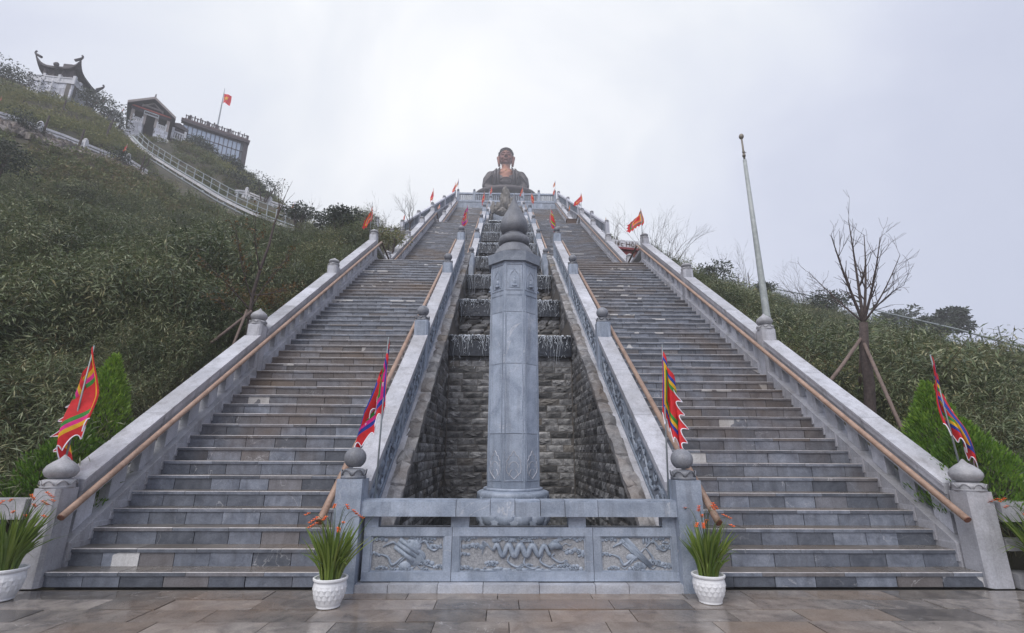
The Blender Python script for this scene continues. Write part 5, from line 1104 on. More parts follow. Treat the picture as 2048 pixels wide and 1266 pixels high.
rock('rounded boulder left of the tall rock, in the middle of the group', 997, 404, 429, RY - .6, .75, 8)
rock('low flat boulder in front of the tall rock', 1005, 416, 431, RY - 1.0, .85, 11)
rock('dark boulder right of the tall rock, half behind the pillar bud', 1024, 395, 428, RY - .2, .8, 14)
rock('small boulder right of the bud at the edge of the channel', 1040, 412, 430, RY - .4, .6, 17)

# ------------------------------------------------------------------ wing walls beside the end newels
for s in (-1, 1):
    rt = thing('wing_balustrade', (s * 5.3, 5.7, 0), 'low grey wing balustrade running out from the end newel, ' + ('pagoda side' if s < 0 else 'tall pole side'), 'balustrade', 'wing balustrades at ground level')
    xa, xb = s * 5.27, s * 13
    for (z0, z1, h) in ((.0, .14, .13), (.36, .48, .08), (.66, .86, .13)):
        for k in range(5):
            a = xa + (xb - xa) * k / 5; b2 = xa + (xb - xa) * (k + .995) / 5; c = MB(); c.box(min(a, b2), max(a, b2), 5.62 - h + .05, 5.62 + h, z0, z1); c.build('rail', M['finp'], rt)
    for k in range(10):
        x = xa + (xb - xa) * (k + .5) / 10; c = MB(); c.box(x - .07, x + .07, 5.58, 5.72, .14, .36); c.box(x - .07, x + .07, 5.58, 5.72, .48, .66); c.build('baluster', M['finp'], rt)

# ------------------------------------------------------------------ tall bare pole
a = at(1536, 650, 12.6); top = at(1481, 322, 12.6); tip = at(1474.5, 280, 12.6); cx, cy = a[0], a[1]; g = ground(cx, cy)
rt = thing('flag_pole', (cx, cy, g), 'tall bare grey tapering pole with a ball on top, no flag', 'pole')
zt = top[2]; zt2 = tip[2]; b_ = MB(); b_.lathe([(.088, g - .3), (.085, a[2]), (.062, (a[2] + zt) / 2), (.046, zt), (.03, zt + .01)], (cx, cy, 0), 14); b_.build('pole_shaft', M['polegrey'], rt, smooth=True)
b_ = MB(); b_.lathe([(.026, zt), (.022, zt2)], (cx, cy, 0), 8); b_.lathe([(.04, zt + .10), (.045, zt + .14), (.03, zt + .18)], (cx, cy, 0), 8); b_.lathe([(.034, zt + .22), (.034, zt + .26)], (cx, cy, 0), 8); b_.tube([(cx, cy, zt + .2), (cx + .07, cy, zt + .23)], .012, 5); b_.build('pole_rod', M['brassb'], rt, smooth=True)
b_ = MB(); b_.ell((cx, cy, zt2 + .07), .062, .062, .08, 14, 10); b_.build('ball_finial', M['brassb'], rt, smooth=True)

# ------------------------------------------------------------------ flags
def flag(label, base, tip, style, spread=.28, H=.8, drop=.5, dirx=1, seed=0, x0=0.0, res=30, pleat=1.6, amp=.05, letters=False, group='festival flags on the newels', scale=1.0, tongues=True, name='festival_flag', pole_r=.011, yaw0=None):
    base = np.asarray(base, float); tip = np.asarray(tip, float); rs = random.Random(seed); rt = thing(name, base, label, 'flag', group)
    b_ = MB(); b_.tube([base, base * .5 + tip * .5, tip + [0, 0, .02 * scale]], [pole_r, pole_r * .9, pole_r * .7], 8); b_.build('pole', M['steel'], rt, smooth=True)
    H *= scale; drop *= scale; spread *= scale; amp *= scale
    ax = tip - base; ax = ax / np.linalg.norm(ax); yaw = rs.uniform(-.5, .5) if yaw0 is None else yaw0; ex = np.array([dirx * math.cos(yaw), math.sin(yaw), 0]); en = np.array([-ex[1], ex[0], 0]); ph = rs.uniform(0, 6)
    def pos(u, v, o=0.0):
        v_ = v; w = (.16 + .84 * min(1, u * 1.5 + .25 * v_)); sx = spread * (v_ - x0) * w + .05 * scale * math.sin(3 * u + ph) * v_
        yy = amp * (.35 + .65 * u) * math.sin(v_ * pleat * 6.283 + ph + .8 * u) * (v_ ** .4 if v_ > 0 else 0) + amp * .4 * math.sin(5 * u + 4 * v_ + ph); sx += amp * .7 * math.sin(v_ * pleat * 6.283 + ph + 1.2)* v_
        return tip + ax * (-u * H) + np.array([0, 0, -1.0]) * drop * (max(v_, 0) ** 1.15) + ex * sx + en * (yy + o)
    RINGS = dict(a=['red', 'blu', 'pnk', 'grn', 'red'], b=['red', 'yel', 'pnk', 'grn', 'red'], c=['red', 'blu', 'yel', 'grn', 'red'], d=['red', 'grn', 'pnk', 'yel', 'red'], e=['red', 'red', 'yel', 'pnk', 'red'])
    if style in RINGS:
        cols = RINGS[style]; mats = [CL[c_] for c_ in cols]; ed = [0, .10, .17, .24, .31]
        g1 = sorted(set(np.round(np.r_[np.linspace(0, 1, res + 1), ed[1:], [1 - e for e in ed[1:]]], 4)))
        ringof = lambda u, v: sum(1 for e in ed[1:] if min(u, 1 - u, 1 - v, v + .06) > e)
    else:
        cols = ['blu', 'yel', 'red', 'wht', 'org'] if style == 'buddhist' else ['red']; mats = [CL[c_] for c_ in cols]; g1 = sorted(set(np.round(np.r_[np.linspace(0, 1, res + 1), [.2, .4, .6, .8]], 4))); ringof = lambda u, v: min(len(cols) - 1, int(v * 5)) if style == 'buddhist' else 0
    tw = lambda q, n: abs(((q * n) % 1) - .5) * 2
    def edge(u, v):
        if not tongues: return u, v
        du = dv = 0
        if v > .9: dv = (v - .9) / .1 * .11 * (1 - tw(u, 5)) ** 1.9
        if u > .9: du = (u - .9) / .1 * .13 * (1 - tw(v, 5)) ** 1.9
        return u + du, v + dv
    n = len(g1); V = [pos(*edge(u, v)) for u in g1 for v in g1]; F = []; mi = []
    for i in range(n - 1):
        for j in range(n - 1): F.append((i * n + j, i * n + j + 1, (i + 1) * n + j + 1, (i + 1) * n + j)); mi.append(ringof((g1[i] + g1[i + 1]) / 2, (g1[j] + g1[j + 1]) / 2))
    me = rawmesh('cloth', np.array(V) - base, F, mats, mi); me.polygons.foreach_set('use_smooth', np.ones(len(F), bool)); cl = place('cloth', me, base, rt)
    if tongues and res >= 24:
        b_ = MB(); E_ = [pos(*edge(u, 1.0)) for u in g1]; b_.tube(E_, .0065 * scale, 4); b_.tube([pos(*edge(1.0, v)) for v in g1], .0065 * scale, 4); b_.build('trim', M['trim'], cl)
    if letters:
        b_ = MB(); q = (.40, .72)
        for k in range(9):
            u0, v0 = rs.uniform(*q), rs.uniform(.40, .62); pts = [(u0, v0), (u0 + rs.uniform(-.06, .06), v0 + rs.uniform(.02, .08)), (u0 + rs.uniform(0, .08), v0 + rs.uniform(-.04, .08))]
            for o in (-.012, .012): b_.tube([pos(u, v, o * scale) for u, v in pts], .007 * scale, 4)
        b_.build('lettering', M['trim'], cl)
    return rt
def nf(x, y, z): return np.array([x, y, z])
flag('large folded red, yellow and pink flag on the end newel, pagoda side', nf(-5.17, 5.78, .95), nf(-5.15, 5.78, 2.56), 'b', .34, .84, .56, -1, 3, .52, 48, 1.5, .10, yaw0=.1)
flag('large red flag with blue, pink and green bands left of the parapet', nf(-1.605, 5.62, .70), nf(-1.59, 5.62, 2.66), 'a', .26, .80, .52, -1, 5, .12, 48, 1.7, .065, True)
flag('large hanging red flag with blue, yellow and green folds right of the parapet', nf(1.62, 5.62, .72), nf(1.69, 5.62, 2.60), 'c', .24, .78, .52, 1, 9, .10, 48, 2.3, .065)
flag('large red flag with many white-edged tongues on the end newel, tall pole side', nf(5.15, 5.78, .95), nf(5.09, 5.78, 2.54), 'c', .24, .82, .50, 1, 12, .2, 48, 2.4, .085)
def smallflag(label, px, pyt, pyb, Y, style, k=0, spread=.3, dirx=-1, scale=1.0, base_px=None, letters=False, res=14, polebase=None):
    q = ray(px, pyt); tip = CAM + q * Y / q[1]; q2 = ray(px, pyb); b0 = CAM + q2 * Y / q2[1]; L = tip[2] - b0[2]; base = np.array([tip[0], tip[1], b0[2] - .35])
    if polebase is not None: base[2] = polebase
    tip = np.array([base[0], base[1], tip[2]]); s_ = L / 1.38; flag(label, base, tip, style, spread, .82, .5, dirx, k, .15, res, 1.3, .06, letters, 'festival flags on the newels' if style != 'buddhist' else 'striped flags on the upper terraces', s_, True, pole_r=.012)
smallflag('red and yellow flag on the newel at the first landing, pagoda side', 745, 407, 462, 16.9, 'b', 21)
smallflag('dark red flag on the newel at the second landing, pagoda side', 867, 377, 406, 29.9, 'e', 22)
smallflag('small red and yellow flag just below the platform corner, pagoda side', 911, 364, 386, 42.6, 'e', 23)
smallflag('narrow striped flag on the platform corner, pagoda side', 917, 357, 376, 44.2, 'buddhist', 24)
smallflag('small striped flag low on the third flight, pagoda side', 881, 403, 420, 34.0, 'buddhist', 25)
smallflag('small striped flag at the end of the upper terrace, pagoda side', 810, 427, 444, 33.6, 'buddhist', 26)
smallflag('tiny striped flag on the small terrace beyond the first landing', 731, 430, 447, 27.5, 'buddhist', 27)
smallflag('red flag with white script on the inner newel left of the bud', 935, 410, 463, 16.8, 'a', 28, .3, -1, letters=True, res=20)
smallflag('small red flag on the inner newel left of the tall rock', 969, 382, 411, 30.2, 'd', 29)
smallflag('tiny red flag directly left of the tall rock top', 984, 371, 391, 41.5, 'd', 30)
smallflag('folded red and yellow flag on the inner newel right of the bud', 1101, 412, 468, 16.8, 'c', 31, .22, 1)
smallflag('small red and yellow flag on the inner newel right of the tall rock', 1063, 384, 412, 30.2, 'd', 32, .3, 1)
smallflag('tiny red flag right of the statue lap', 1045, 371, 393, 41.5, 'd', 33)
smallflag('open red flag with yellow and green borders at the first landing, tall pole side', 1281, 418, 466, 15.9, 'd', 34, .85, -1, res=20)
smallflag('red flag streaming on the newel at the second landing, tall pole side', 1162, 386, 413, 29.6, 'e', 35, .7, -1)
smallflag('narrow striped flag on the platform corner, tall pole side', 1110, 360, 377, 44.2, 'buddhist', 36)
smallflag('tiny red flag hanging below the platform corner, tall pole side', 1109, 376, 392, 42.8, 'd', 37)
smallflag('small striped flag low on the third flight, tall pole side', 1140, 407, 422, 34.0, 'buddhist', 38)
smallflag('small striped flag at the end of the upper terrace, tall pole side', 1212, 433, 449, 33.4, 'buddhist', 39)
smallflag('striped orange flag on the ridge above the track end', 590, 402, 418, 38, 'buddhist', 40)
for i, (px, a_, b_2, r, lab) in enumerate(((4, 192, 212, 55, 'red and yellow flag on the hill at the left edge'), (255, 287, 308, 45.5, 'red and yellow flag on the path post below the pavilion'), (197, 195, 207, 76, 'tiny red flag right of the pagoda'), (211, 193, 206, 78, 'tiny orange flag right of the pagoda'), (248, 214, 226, 72, 'tiny red flag at the pavilion eave'), (14, 222, 231, 46, 'tiny red flag behind the white path railing'))):
    smallflag(lab, px, a_, b_2, at(px, b_2, r)[1], 'b', 50 + i, .35)

# ------------------------------------------------------------------ potted flowering plants
def potted(label, x, y, seed, sc=1.0, lean=0.0, missing=False):
    rs = random.Random(seed); base = np.array([x, y, .002]); rt = thing('potted_plant', base, label, 'potted plant', 'white flower pots at the stair foot')
    pr = [(.098, 0), (.106, .006), (.106, .02), (.115, .04), (.135, .10), (.145, .15), (.146, .19), (.140, .215), (.150, .222), (.156, .232), (.156, .245), (.146, .25), (.136, .245), (.13, .22)]
    b_ = MB(); b_.lathe([(r * sc, z * sc) for r, z in pr], base, 32)
    for row, (z0, z1, z2) in enumerate(((.045, .085, .125), (.085, .125, .165), (.125, .165, .205))):
        for k in range(16):
            t_ = 2 * math.pi * (k + .5 * (row % 2)) / 16; h = math.pi / 16; rr = lambda z: np.interp(z, [q[1] for q in pr[:8]], [q[0] for q in pr[:8]]) * sc
            P = lambda a, z, o: base + np.array([(rr(z) + o) * math.cos(a), (rr(z) + o) * math.sin(a), z * sc])
            b_.add([P(t_, z0, .001), P(t_ + h, z1, .001), P(t_, z2, .001), P(t_ - h, z1, .001), P(t_, z1 - .008, .007)], [(0, 1, 4), (1, 2, 4), (2, 3, 4), (3, 0, 4)])
    b_.build('pot', M['pot'], rt)
    b_ = MB(); b_.lathe([(.135 * sc, .215 * sc), (.05, .225 * sc)], base, 20); b_.build('soil', M['soil'], rt)
    b_ = MB(); n = 150
    for i in range(n):
        a = rs.uniform(0, 6.283); r0 = rs.uniform(0, .09) * sc; p0 = base + np.array([r0 * math.cos(a), r0 * math.sin(a), .22 * sc]); H = rs.uniform(.28, .56) * sc; out_ = rs.uniform(.04, .26) * sc * (1.5 if rs.random() < .12 else 1)
        d = np.array([math.cos(a) * out_ + lean * H * .4, math.sin(a) * out_, 0]); droop = rs.uniform(-.02, .10) * sc * (3.0 if rs.random() < .28 else 1); w = rs.uniform(.008, .0145) * sc; tw = rs.uniform(0, 3.14); sd = np.array([math.cos(tw), math.sin(tw), 0])
        pts = [p0 + d * (u ** 1.6) + np.array([0, 0, H * u - droop * u ** 3]) for u in (0, .25, .5, .75, 1)]; ww = [w * .7, w, w, w * .75, .0008]
        vs = []; 
        for p, q in zip(pts, ww): vs += [p - sd * q, p + np.array([sd[1], -sd[0], 0]) * q * .35, p + sd * q]
        fs = []
        for k in range(4): fs += [(3 * k, 3 * k + 1, 3 * k + 4, 3 * k + 3), (3 * k + 1, 3 * k + 2, 3 * k + 5, 3 * k + 4)]
        b_.add(vs, fs)
    stuff(b_.build('leaf_blades', M['blade'], rt))
    sm = MB()
    for i in range(13):
        a = rs.uniform(0, 6.283); H = rs.uniform(.40, .62) * sc; out_ = rs.uniform(.1, .34) * sc; p0 = base + np.array([0, 0, .22 * sc]); d = np.array([math.cos(a) * out_, math.sin(a) * out_, 0]); pts = [p0 + d * u ** 1.5 + np.array([0, 0, H * math.sin(u * 1.9) / .95]) for u in np.linspace(.1, 1, 8)]; sm.tube(pts, [.0035, .0032, .003, .0028, .0026, .0024, .002, .0016], 4)
        if i < 11:
            b_ = MB(); e = pts[-1]
            for k in range(rs.choice((2, 3, 4))):
                c0 = e + (pts[-2] - e) * k * .45 + np.array([0, 0, .008])
                for q in range(6):
                    t_ = 6.283 * q / 6 + k; dv = np.array([math.cos(t_), math.sin(t_) * .8, .55]); dv /= np.linalg.norm(dv); s2 = np.cross(dv, [0, 0, 1]); s2 /= np.linalg.norm(s2); L_ = .025 * sc; b_.add([c0, c0 + dv * L_ * .6 + s2 * .008, c0 + dv * L_, c0 + dv * L_ * .6 - s2 * .008], [(0, 1, 2, 3)])
            b_.build('flower', M['flower'], rt)
    sm.build('flower_stems', M['stem'], rt); return rt
potted('white pot of upright orange crocosmia left of the carved parapet', -1.80, 4.98, 1, 1.0, .15)
potted('white pot of orange crocosmia right of the carved parapet', 1.78, 5.10, 2, 1.0, .1)
potted('white pot of orange crocosmia at the left edge, before the end newel', -4.97, 5.18, 3, 1.12, .2)
potted('white pot of orange crocosmia at the right edge, beside the end newel', 5.44, 5.36, 4, 1.12, -.25)

# ------------------------------------------------------------------ red kiosk with white banner behind the landing, tall pole side; box on the landing
zk = at(1250, 505, 26)[2]; A = at_z(1226, 500, zk + 0); B = at_z(1296, 500, zk)
rt = thing('red_kiosk', (A[0], A[1], zk - 3), 'red kiosk with grey roof and white banner behind the first landing', 'kiosk')
A = at(1228, 498, 25.5); B = at(1303, 504, 26.5); e = B - A; e[2] = 0; Lk = np.linalg.norm(e); e /= Lk; nn = np.array([-e[1], e[0], 0]); zt = A[2]
c = MB(); c.obox(A + e * Lk / 2 + nn * 1.5 + [0, 0, -1.6], e * Lk / 2, nn * 1.5, (0, 0, 1.55)); c.build('kiosk_body', plain('red_panel', (.34, .045, .05), .5), rt)
c = MB(); c.obox(A + e * Lk / 2 + nn * 1.5 + [0, 0, .02], e * (Lk / 2 + .15), nn * 1.7, (0, 0, .06)); c.build('kiosk_roof', plain('dark_red_edge', (.2, .03, .035), .5), rt)
c = MB(); c.obox(A + e * Lk * .55 + [0, 0, -1.0] - nn * .03, e * Lk * .22, nn * .02, (0, 0, .45)); c.build('kiosk_window', M['steel'], rt)
c = MB(); c.obox(A + e * Lk * .30 - nn * .05 + [0, 0, .30], e * Lk * .36, nn * .02, (0, 0, .26)); bn = c.build('banner', M['white'], rt)
fc = bpy.data.curves.new('txt', 'FONT'); fc.body = 'ước Hội'; fc.size = .42; fc.align_x = 'CENTER'; fc.extrude = .005; fo = bpy.data.objects.new('txt', fc); COL.objects.link(fo); bpy.context.view_layer.update()
m2 = bpy.data.meshes.new_from_object(fo.evaluated_get(bpy.context.evaluated_depsgraph_get())); bpy.data.objects.remove(fo); m2.materials.clear(); m2.materials.append(M['darkwood']); lo = place('lettering', m2, A + e * Lk * .26 - nn * .085 + [0, 0, .18], bn); lo.rotation_euler = (math.pi / 2, 0, math.atan2(e[1], e[0]))
p = at(1152, 441, 31.0); c = MB(); c.box(4.1, 4.75, FE[1][0] + .5, FE[1][0] + .9, FE[1][1] + .01, FE[1][1] + .55); c.box(4.08, 4.77, FE[1][0] + .48, FE[1][0] + .92, FE[1][1] + .55, FE[1][1] + .60); tag(c.build('metal_box', M['darkwood']), 'dark brown metal box on the second landing beside the balustrade', 'box')

# ------------------------------------------------------------------ hillside path railing, rubble slope, track
def path_rail(label, pix, post_idx, group=None):
    P = [at(x, y, r) for x, y, r in pix]; rt = thing('path_railing', P[0] - [0, 0, .9], label, 'railing', group)
    for a, b2 in zip(P[:-1], P[1:]):
        d = b2 - a; L = np.linalg.norm(d); nrm = np.cross(d, [0, 0, 1]); nrm /= np.linalg.norm(nrm)
        for z0, z1 in ((-.10, .08), (-.32, -.20), (-1.05, -.8)): 
            c = MB(); h = .09; c.hexa([a + nrm * h + [0, 0, z0], b2 + nrm * h + [0, 0, z0], b2 - nrm * h + [0, 0, z0], a - nrm * h + [0, 0, z0], a + nrm * h + [0, 0, z1], b2 + nrm * h + [0, 0, z1], b2 - nrm * h + [0, 0, z1], a - nrm * h + [0, 0, z1]]); c.build('rail', M['white'], rt)
        n_ = max(2, int(L / .75))
        for k in range(n_): p = a + d * (k + .5) / n_; c = MB(); c.box(p[0] - .12, p[0] + .12, p[1] - .08, p[1] + .08, p[2] - .82, p[2] - .3); c.build('baluster', M['white'], rt)
    for i in post_idx:
        p = P[i]; c = MB(); c.box(p[0] - .14, p[0] + .14, p[1] - .14, p[1] + .14, p[2] - 1.1, p[2] + .28); c.lathe([(.14, .28), (.16, .33), (.13, .42), (.04, .50)], p, 10); c.build('post', M['white'], rt)
path_rail('long white stone railing of the hillside path below the pagoda', ((-70, 208, 45), (0, 226, 45.5), (40, 238, 45.7), (80, 254, 46), (125, 270, 46.3), (170, 288, 46.5), (215, 306, 46.8), (256, 318, 47), (296, 343, 47)), (3, 5, 7), 'white path railings')
path_rail('short white railing beyond the track below the glass building', ((470, 381, 52), (494, 383, 52), (518, 393, 51), (540, 402, 50), (580, 416, 49)), (1, 3), 'white path railings')
rt = thing('mountain_track', TRACK[0], 'curving white slide track with steel guard rail descending the hillside', 'track')
TP = np.array(TRACK); d = np.diff(TP[:, :2], axis=0); 
def smooth(P, n):
    P = np.asarray(P); out_ = []
    for a in np.linspace(0, len(P) - 1, n):
        i = min(int(a), len(P) - 2); u = a - i; p0, p1, p2, p3 = P[max(i - 1, 0)], P[i], P[i + 1], P[min(i + 2, len(P) - 1)]; out_.append(.5 * (2 * p1 + (p2 - p0) * u + (2 * p0 - 5 * p1 + 4 * p2 - p3) * u * u + (3 * p1 - p0 - 3 * p2 + p3) * u ** 3))
    return np.array(out_)
TS = smooth(TP, 45); tg = np.gradient(TS, axis=0); sd = np.cross(tg, [0, 0, 1]); sd /= np.linalg.norm(sd, axis=1)[:, None]
b_ = MB(); hw, hh = .26, .10
for a, b2, s1, s2 in zip(TS[:-1], TS[1:], sd[:-1], sd[1:]): b_.hexa([a + s1 * hw - [0, 0, .14], b2 + s2 * hw - [0, 0, .14], b2 - s2 * hw - [0, 0, .14], a - s1 * hw - [0, 0, .14], a + s1 * hw + [0, 0, hh], b2 + s2 * hw + [0, 0, hh], b2 - s2 * hw + [0, 0, hh], a - s1 * hw + [0, 0, hh]])
b_.build('track_bed', M['white'], rt)
b_ = MB(); b_.tube(TS + sd * .30 - [0, 0, .45], .07, 6); b_.build('lower_pipe', M['steel'], rt)
for o in (.20, .05, -.1): b_ = MB(); b_.tube(TS - sd * o + [0, 0, .24], .045, 5); b_.build('track_rail', M['steel'], rt)
for z in (1.25, .75): b_ = MB(); b_.tube(TS - sd * .55 + [0, 0, z], .035, 5); b_.build('guard_rail', M['steel'], rt)
pmb = MB(); pmb.lathe([(.045, -.6), (.045, 1.25)], (0, 0, 0), 6); pme = pmb.mesh('guard_post', M['steel'])
for i in range(1, 45, 2): place('guard_post', pme, TS[i] - sd[i] * .55, rt)
cmb = MB(); cmb.box(-.09, .09, -.09, .09, -1.6, -.3); cme = cmb.mesh('track_leg', M['steel'])
for i in range(3, 45, 5): place('track_leg', cme, TS[i], rt)

# ridge railing on the tall pole side
RP = [at(x, y, r) for x, y, r in ((1385, 548, 44), (1517, 572, 42), (1645, 596, 39), (1769, 625, 35), (1904, 656, 30), (1977, 676, 27.5), (2075, 701, 25))]
rt = thing('ridge_railing', RP[0] - [0, 0, 1.1], 'thin grey steel railing along the misty ridge, tall pole side', 'railing'); RS = smooth(RP, 31)
b_ = MB(); b_.tube(RS, .045, 6); b_.build('top_rail', M['steel'], rt)
b_ = MB(); b_.tube(RS - [0, 0, .55], .015, 4); b_.build('wire', M['steel'], rt)
pmb = MB(); pmb.lathe([(.03, -2.4), (.03, 0)], (0, 0, 0), 6); pme = pmb.mesh('railing_post', M['steel'])
for i in range(0, 31, 2): place('railing_post', pme, RS[i], rt)
for i, (x0, y0, x1, y1, r, lab) in enumerate(((1996, 652, 2008, 700, 27, 'thin leaning rod behind the ridge railing at the right edge'), (1476, 548, 1478, 580, 38, 'dark stub post by the small leafless sapling'), (1496, 546, 1500, 580, 38, 'dark stick post right of the small leafless sapling'), (1350, 517, 1350, 545, 24, 'dark stake behind the third newel'), (1660, 580, 1662, 600, 36, 'dark stub post on the misty ridge behind the staked tree'))):
    c = MB(); c.tube([at(x1, y1, r) - [0, 0, .5], at(x0, y0, r)], [.035, .028] if i else [.03, .02], 6); tag(c.build('marker_post', M['bark'] if i else M['steel']), lab, 'post')
for i, (x, y, r) in enumerate(((75, 300, 44.5), (123, 225, 55), (215, 262, 52), (223, 245, 54), (283, 330, 46), (155, 300, 45))):
    p = at(x, y, r); g = ground(p[0], p[1]); c = MB(); c.tube([(p[0], p[1], g - .2), (p[0] + .1, p[1], g + 1.7)], [.09, .06], 6); tag(c.build('dead_trunk', M['bark']), ['bare stump trunk on the rubble bank at far left', 'dead trunk in the green slope under the pagoda', 'dead trunk leaning on the yellow slope, lower one', 'dead trunk leaning on the yellow slope, upper one', 'dead trunk at the right end of the rubble bank', 'dead stick beside the white railing middle post'][i], 'trunk')

# ------------------------------------------------------------------ pagoda on its walled terrace
zB = at(147, 169, 64)[2]; pA, pB, pC = at_z(56, 160, zB), at_z(147, 169, zB), at_z(184, 216, zB)
if np.linalg.norm(pC - pB) > 12: pC = pB + (pC - pB) / np.linalg.norm(pC - pB) * 12
pD = pA + pC - pB
rt = thing('pagoda', pB - [0, 0, 5], 'dark pagoda with upturned eaves on a high grey walled terrace', 'pagoda', None)
def wallrun(rt, a, b2, z0, z1, name='terrace_wall', mat='wallblk', rows=5, bl=1.1, inset=.3):
    d = b2 - a; L = np.linalg.norm(d); e = d / L; n_ = np.array([e[1], -e[0], 0]); 
    if n_ @ (a - CAM) > 0: n_ = -n_
    c = MB(); m_ = (a + b2) / 2; c.obox(np.array([m_[0], m_[1], (z0 + z1) / 2]) - n_ * inset, e * L / 2, n_ * inset * .93, (0, 0, (z1 - z0) / 2)); w = c.build(name, M['mortar'], rt)
    h = (z1 - z0) / rows
    for j in range(rows):
        x = -random.uniform(0, bl * .6)
        while x < L:
            w_ = random.uniform(.7, 1.3) * bl; x0, x1 = max(0, x), min(L, x + w_); x += w_
            if x1 - x0 < .1: continue
            q = MB(); q.obox(a * 1.0 + e * (x0 + x1) / 2 - n_ * .05 + np.array([0, 0, z0 - a[2] + h * (j + .5)]), e * ((x1 - x0) / 2 - .012), n_ * random.uniform(.05, .08), (0, 0, h / 2 - .012)); q.build('wall_stone', M[mat], w)
wallrun(rt, pA, pB, zB - 6.5, zB, rows=10); wallrun(rt, pB, pC, zB - 6.5, zB, rows=10)
c = MB(); c.add([pA - [0, 0, .02], pB - [0, 0, .02], pC - [0, 0, .02], pD - [0, 0, .02]], [(0, 1, 2, 3)]); c.build('terrace_floor', M['wallblk'], rt)
rail_run(rt, pA[:2], pB[:2], zB, zB, 4, M['white'], M['white'], FIN_B, 1.0, 9, rail_z=(.62, .74), topfin=False); rail_run(rt, pB[:2], pC[:2], zB, zB, 5, M['white'], M['white'], FIN_B, 1.0, 9, rail_z=(.62, .74), topfin=False)
for k in (.35, .6): p = pA + (pB - pA) * k; c = MB(); c.lathe([(.10, zB - 4.5), (.10, zB)], (p[0] - CAM[0] * 0, p[1] - .25, 0), 6); c.build('drain_pipe', M['white'], rt)
u1 = (pB - pA); u2 = (pC - pB); ctr = (pA + pC) / 2 + .06 * u1; ze = zB + 1.6
b_ = MB(); b_.obox(np.array([ctr[0], ctr[1], zB + .9]), u1 * .30, u2 * .40, (0, 0, 1.2)); b_.build('hall', M['timber'], rt)
cm = MB(); cm.lathe([(.2, 0), (.2, 1.9)], (0, 0, 0), 8); cme = cm.mesh('column', M['timber'])
for a in (-.30, -.10, .10, .30):
    for b2 in (-.4, .4): p = ctr + u1 * a + u2 * b2; place('column', cme, (p[0], p[1], zB), rt)
n_ = 24; top = []; bot = []
def roofz(s_, t_): m_ = max(abs(s_), abs(t_)); return 2.0 * (1 - m_) ** 1.2 + 1.05 * (abs(s_) * abs(t_)) ** 4 + .35 * (abs(s_) ** 8 + abs(t_) ** 8) * .3
gv = np.linspace(-1, 1, n_ + 1); V = []; 
for lay, dz in ((0, .22), (1, 0)):
    for s_ in gv:
        for t_ in gv: k = 1 + .06 * (abs(s_ * t_)) ** 6; p = ctr + u1 * s_ * .48 * k + u2 * t_ * .56 * k; V.append((p[0], p[1], ze + roofz(s_, t_) + dz))
m_ = n_ + 1; F = []
for lay in (0, 1):
    for i in range(n_):
        for j in range(n_): q = lay * m_ * m_ + i * m_ + j; F.append((q, q + 1, q + m_ + 1, q + m_))
o = m_ * m_
for i in range(n_): F += [(i, i + 1, o + i + 1, o + i), (n_ * m_ + i, n_ * m_ + i + 1, o + n_ * m_ + i + 1, o + n_ * m_ + i), (i * m_, (i + 1) * m_, o + (i + 1) * m_, o + i * m_), (i * m_ + n_, (i + 1) * m_ + n_, o + (i + 1) * m_ + n_, o + i * m_ + n_)]
c = MB(); c.add(V, F); rf = c.build('roof', M['roof'], rt, smooth=False)
for s_ in (-1, 1):
    for t_ in (-1, 1):
        p = ctr + u1 * s_ * .50 + u2 * t_ * .595; p = np.array([p[0], p[1], ze + roofz(1, 1) + .2]); o_ = (u1 * s_ / np.linalg.norm(u1)) * .35; c = MB(); c.tube([p - o_ * 1.6 - [0, 0, .3], p, p + o_ * .35 + [0, 0, .18], p + o_ * .3 + [0, 0, .36], p + [0, 0, .40]], [.15, .13, .09, .08, .10], 6); c.build('eave_ornament', M['roof'], rf)
c = MB(); p = ctr + u2 * -.6; c.ell((p[0], p[1], ze + .42), .30, .2, .26, 8, 6); c.build('eave_ornament', M['roof'], rf)
c = MB(); p = ctr; c.obox((p[0], p[1], ze + 2.15), u1 * .2, u2 * .02, (0, 0, .25)); c.build('ridge', M['roof'], rf)

# ------------------------------------------------------------------ gabled pavilion
z0 = at(292, 246, 66)[2]; pL, pR = at_z(262, 238, z0), at_z(333, 262, z0); e1 = pR - pL; Wd = np.linalg.norm(e1); e1 /= Wd; e2 = np.array([-e1[1], e1[0], 0])
if e2 @ (pL - CAM) < 0: e2 = -e2
up = np.array([0, 0, 1.0]); Q = lambda x, y, z: pL + e1 * x * Wd + e2 * y + up * (z * .66 if z > 0 else z)
rt = thing('gabled_pavilion', Q(.5, 0, -4), 'gabled pavilion with white nameplate on stone block piers', 'pavilion')
for x0, x1 in ((-.06, .34), (.66, 1.06)): wallrun(rt, Q(x0, 0, 0), Q(x1, 0, 0), z0 - 3.6, z0 - .1, 'pier', 'wallblk', 9, .55)
for x0 in (.34, .66): c = MB(); c.hexa([Q(x0 - .01, .1, -3.6), Q(x0 + .01, .1, -3.6), Q(x0 + .01, 4, -3.6), Q(x0 - .01, 4, -3.6), Q(x0 - .01, .1, -.1), Q(x0 + .01, .1, -.1), Q(x0 + .01, 4, -.1), Q(x0 - .01, 4, -.1)]); c.build('pier_side', M['wallblk'], rt)
c = MB(); c.hexa([Q(-.05, 3.5, -3.6), Q(1.05, 3.5, -3.6), Q(1.05, 4.6, -3.6), Q(-.05, 4.6, -3.6), Q(-.05, 3.5, 2.6), Q(1.05, 3.5, 2.6), Q(1.05, 4.6, 2.6), Q(-.05, 4.6, 2.6)]); c.obox(Q(.5, 2.4, 2.55), e1 * Wd * .55, e2 * 2.2, (0, 0, .1)); c.build('back_wall', M['dark'], rt)
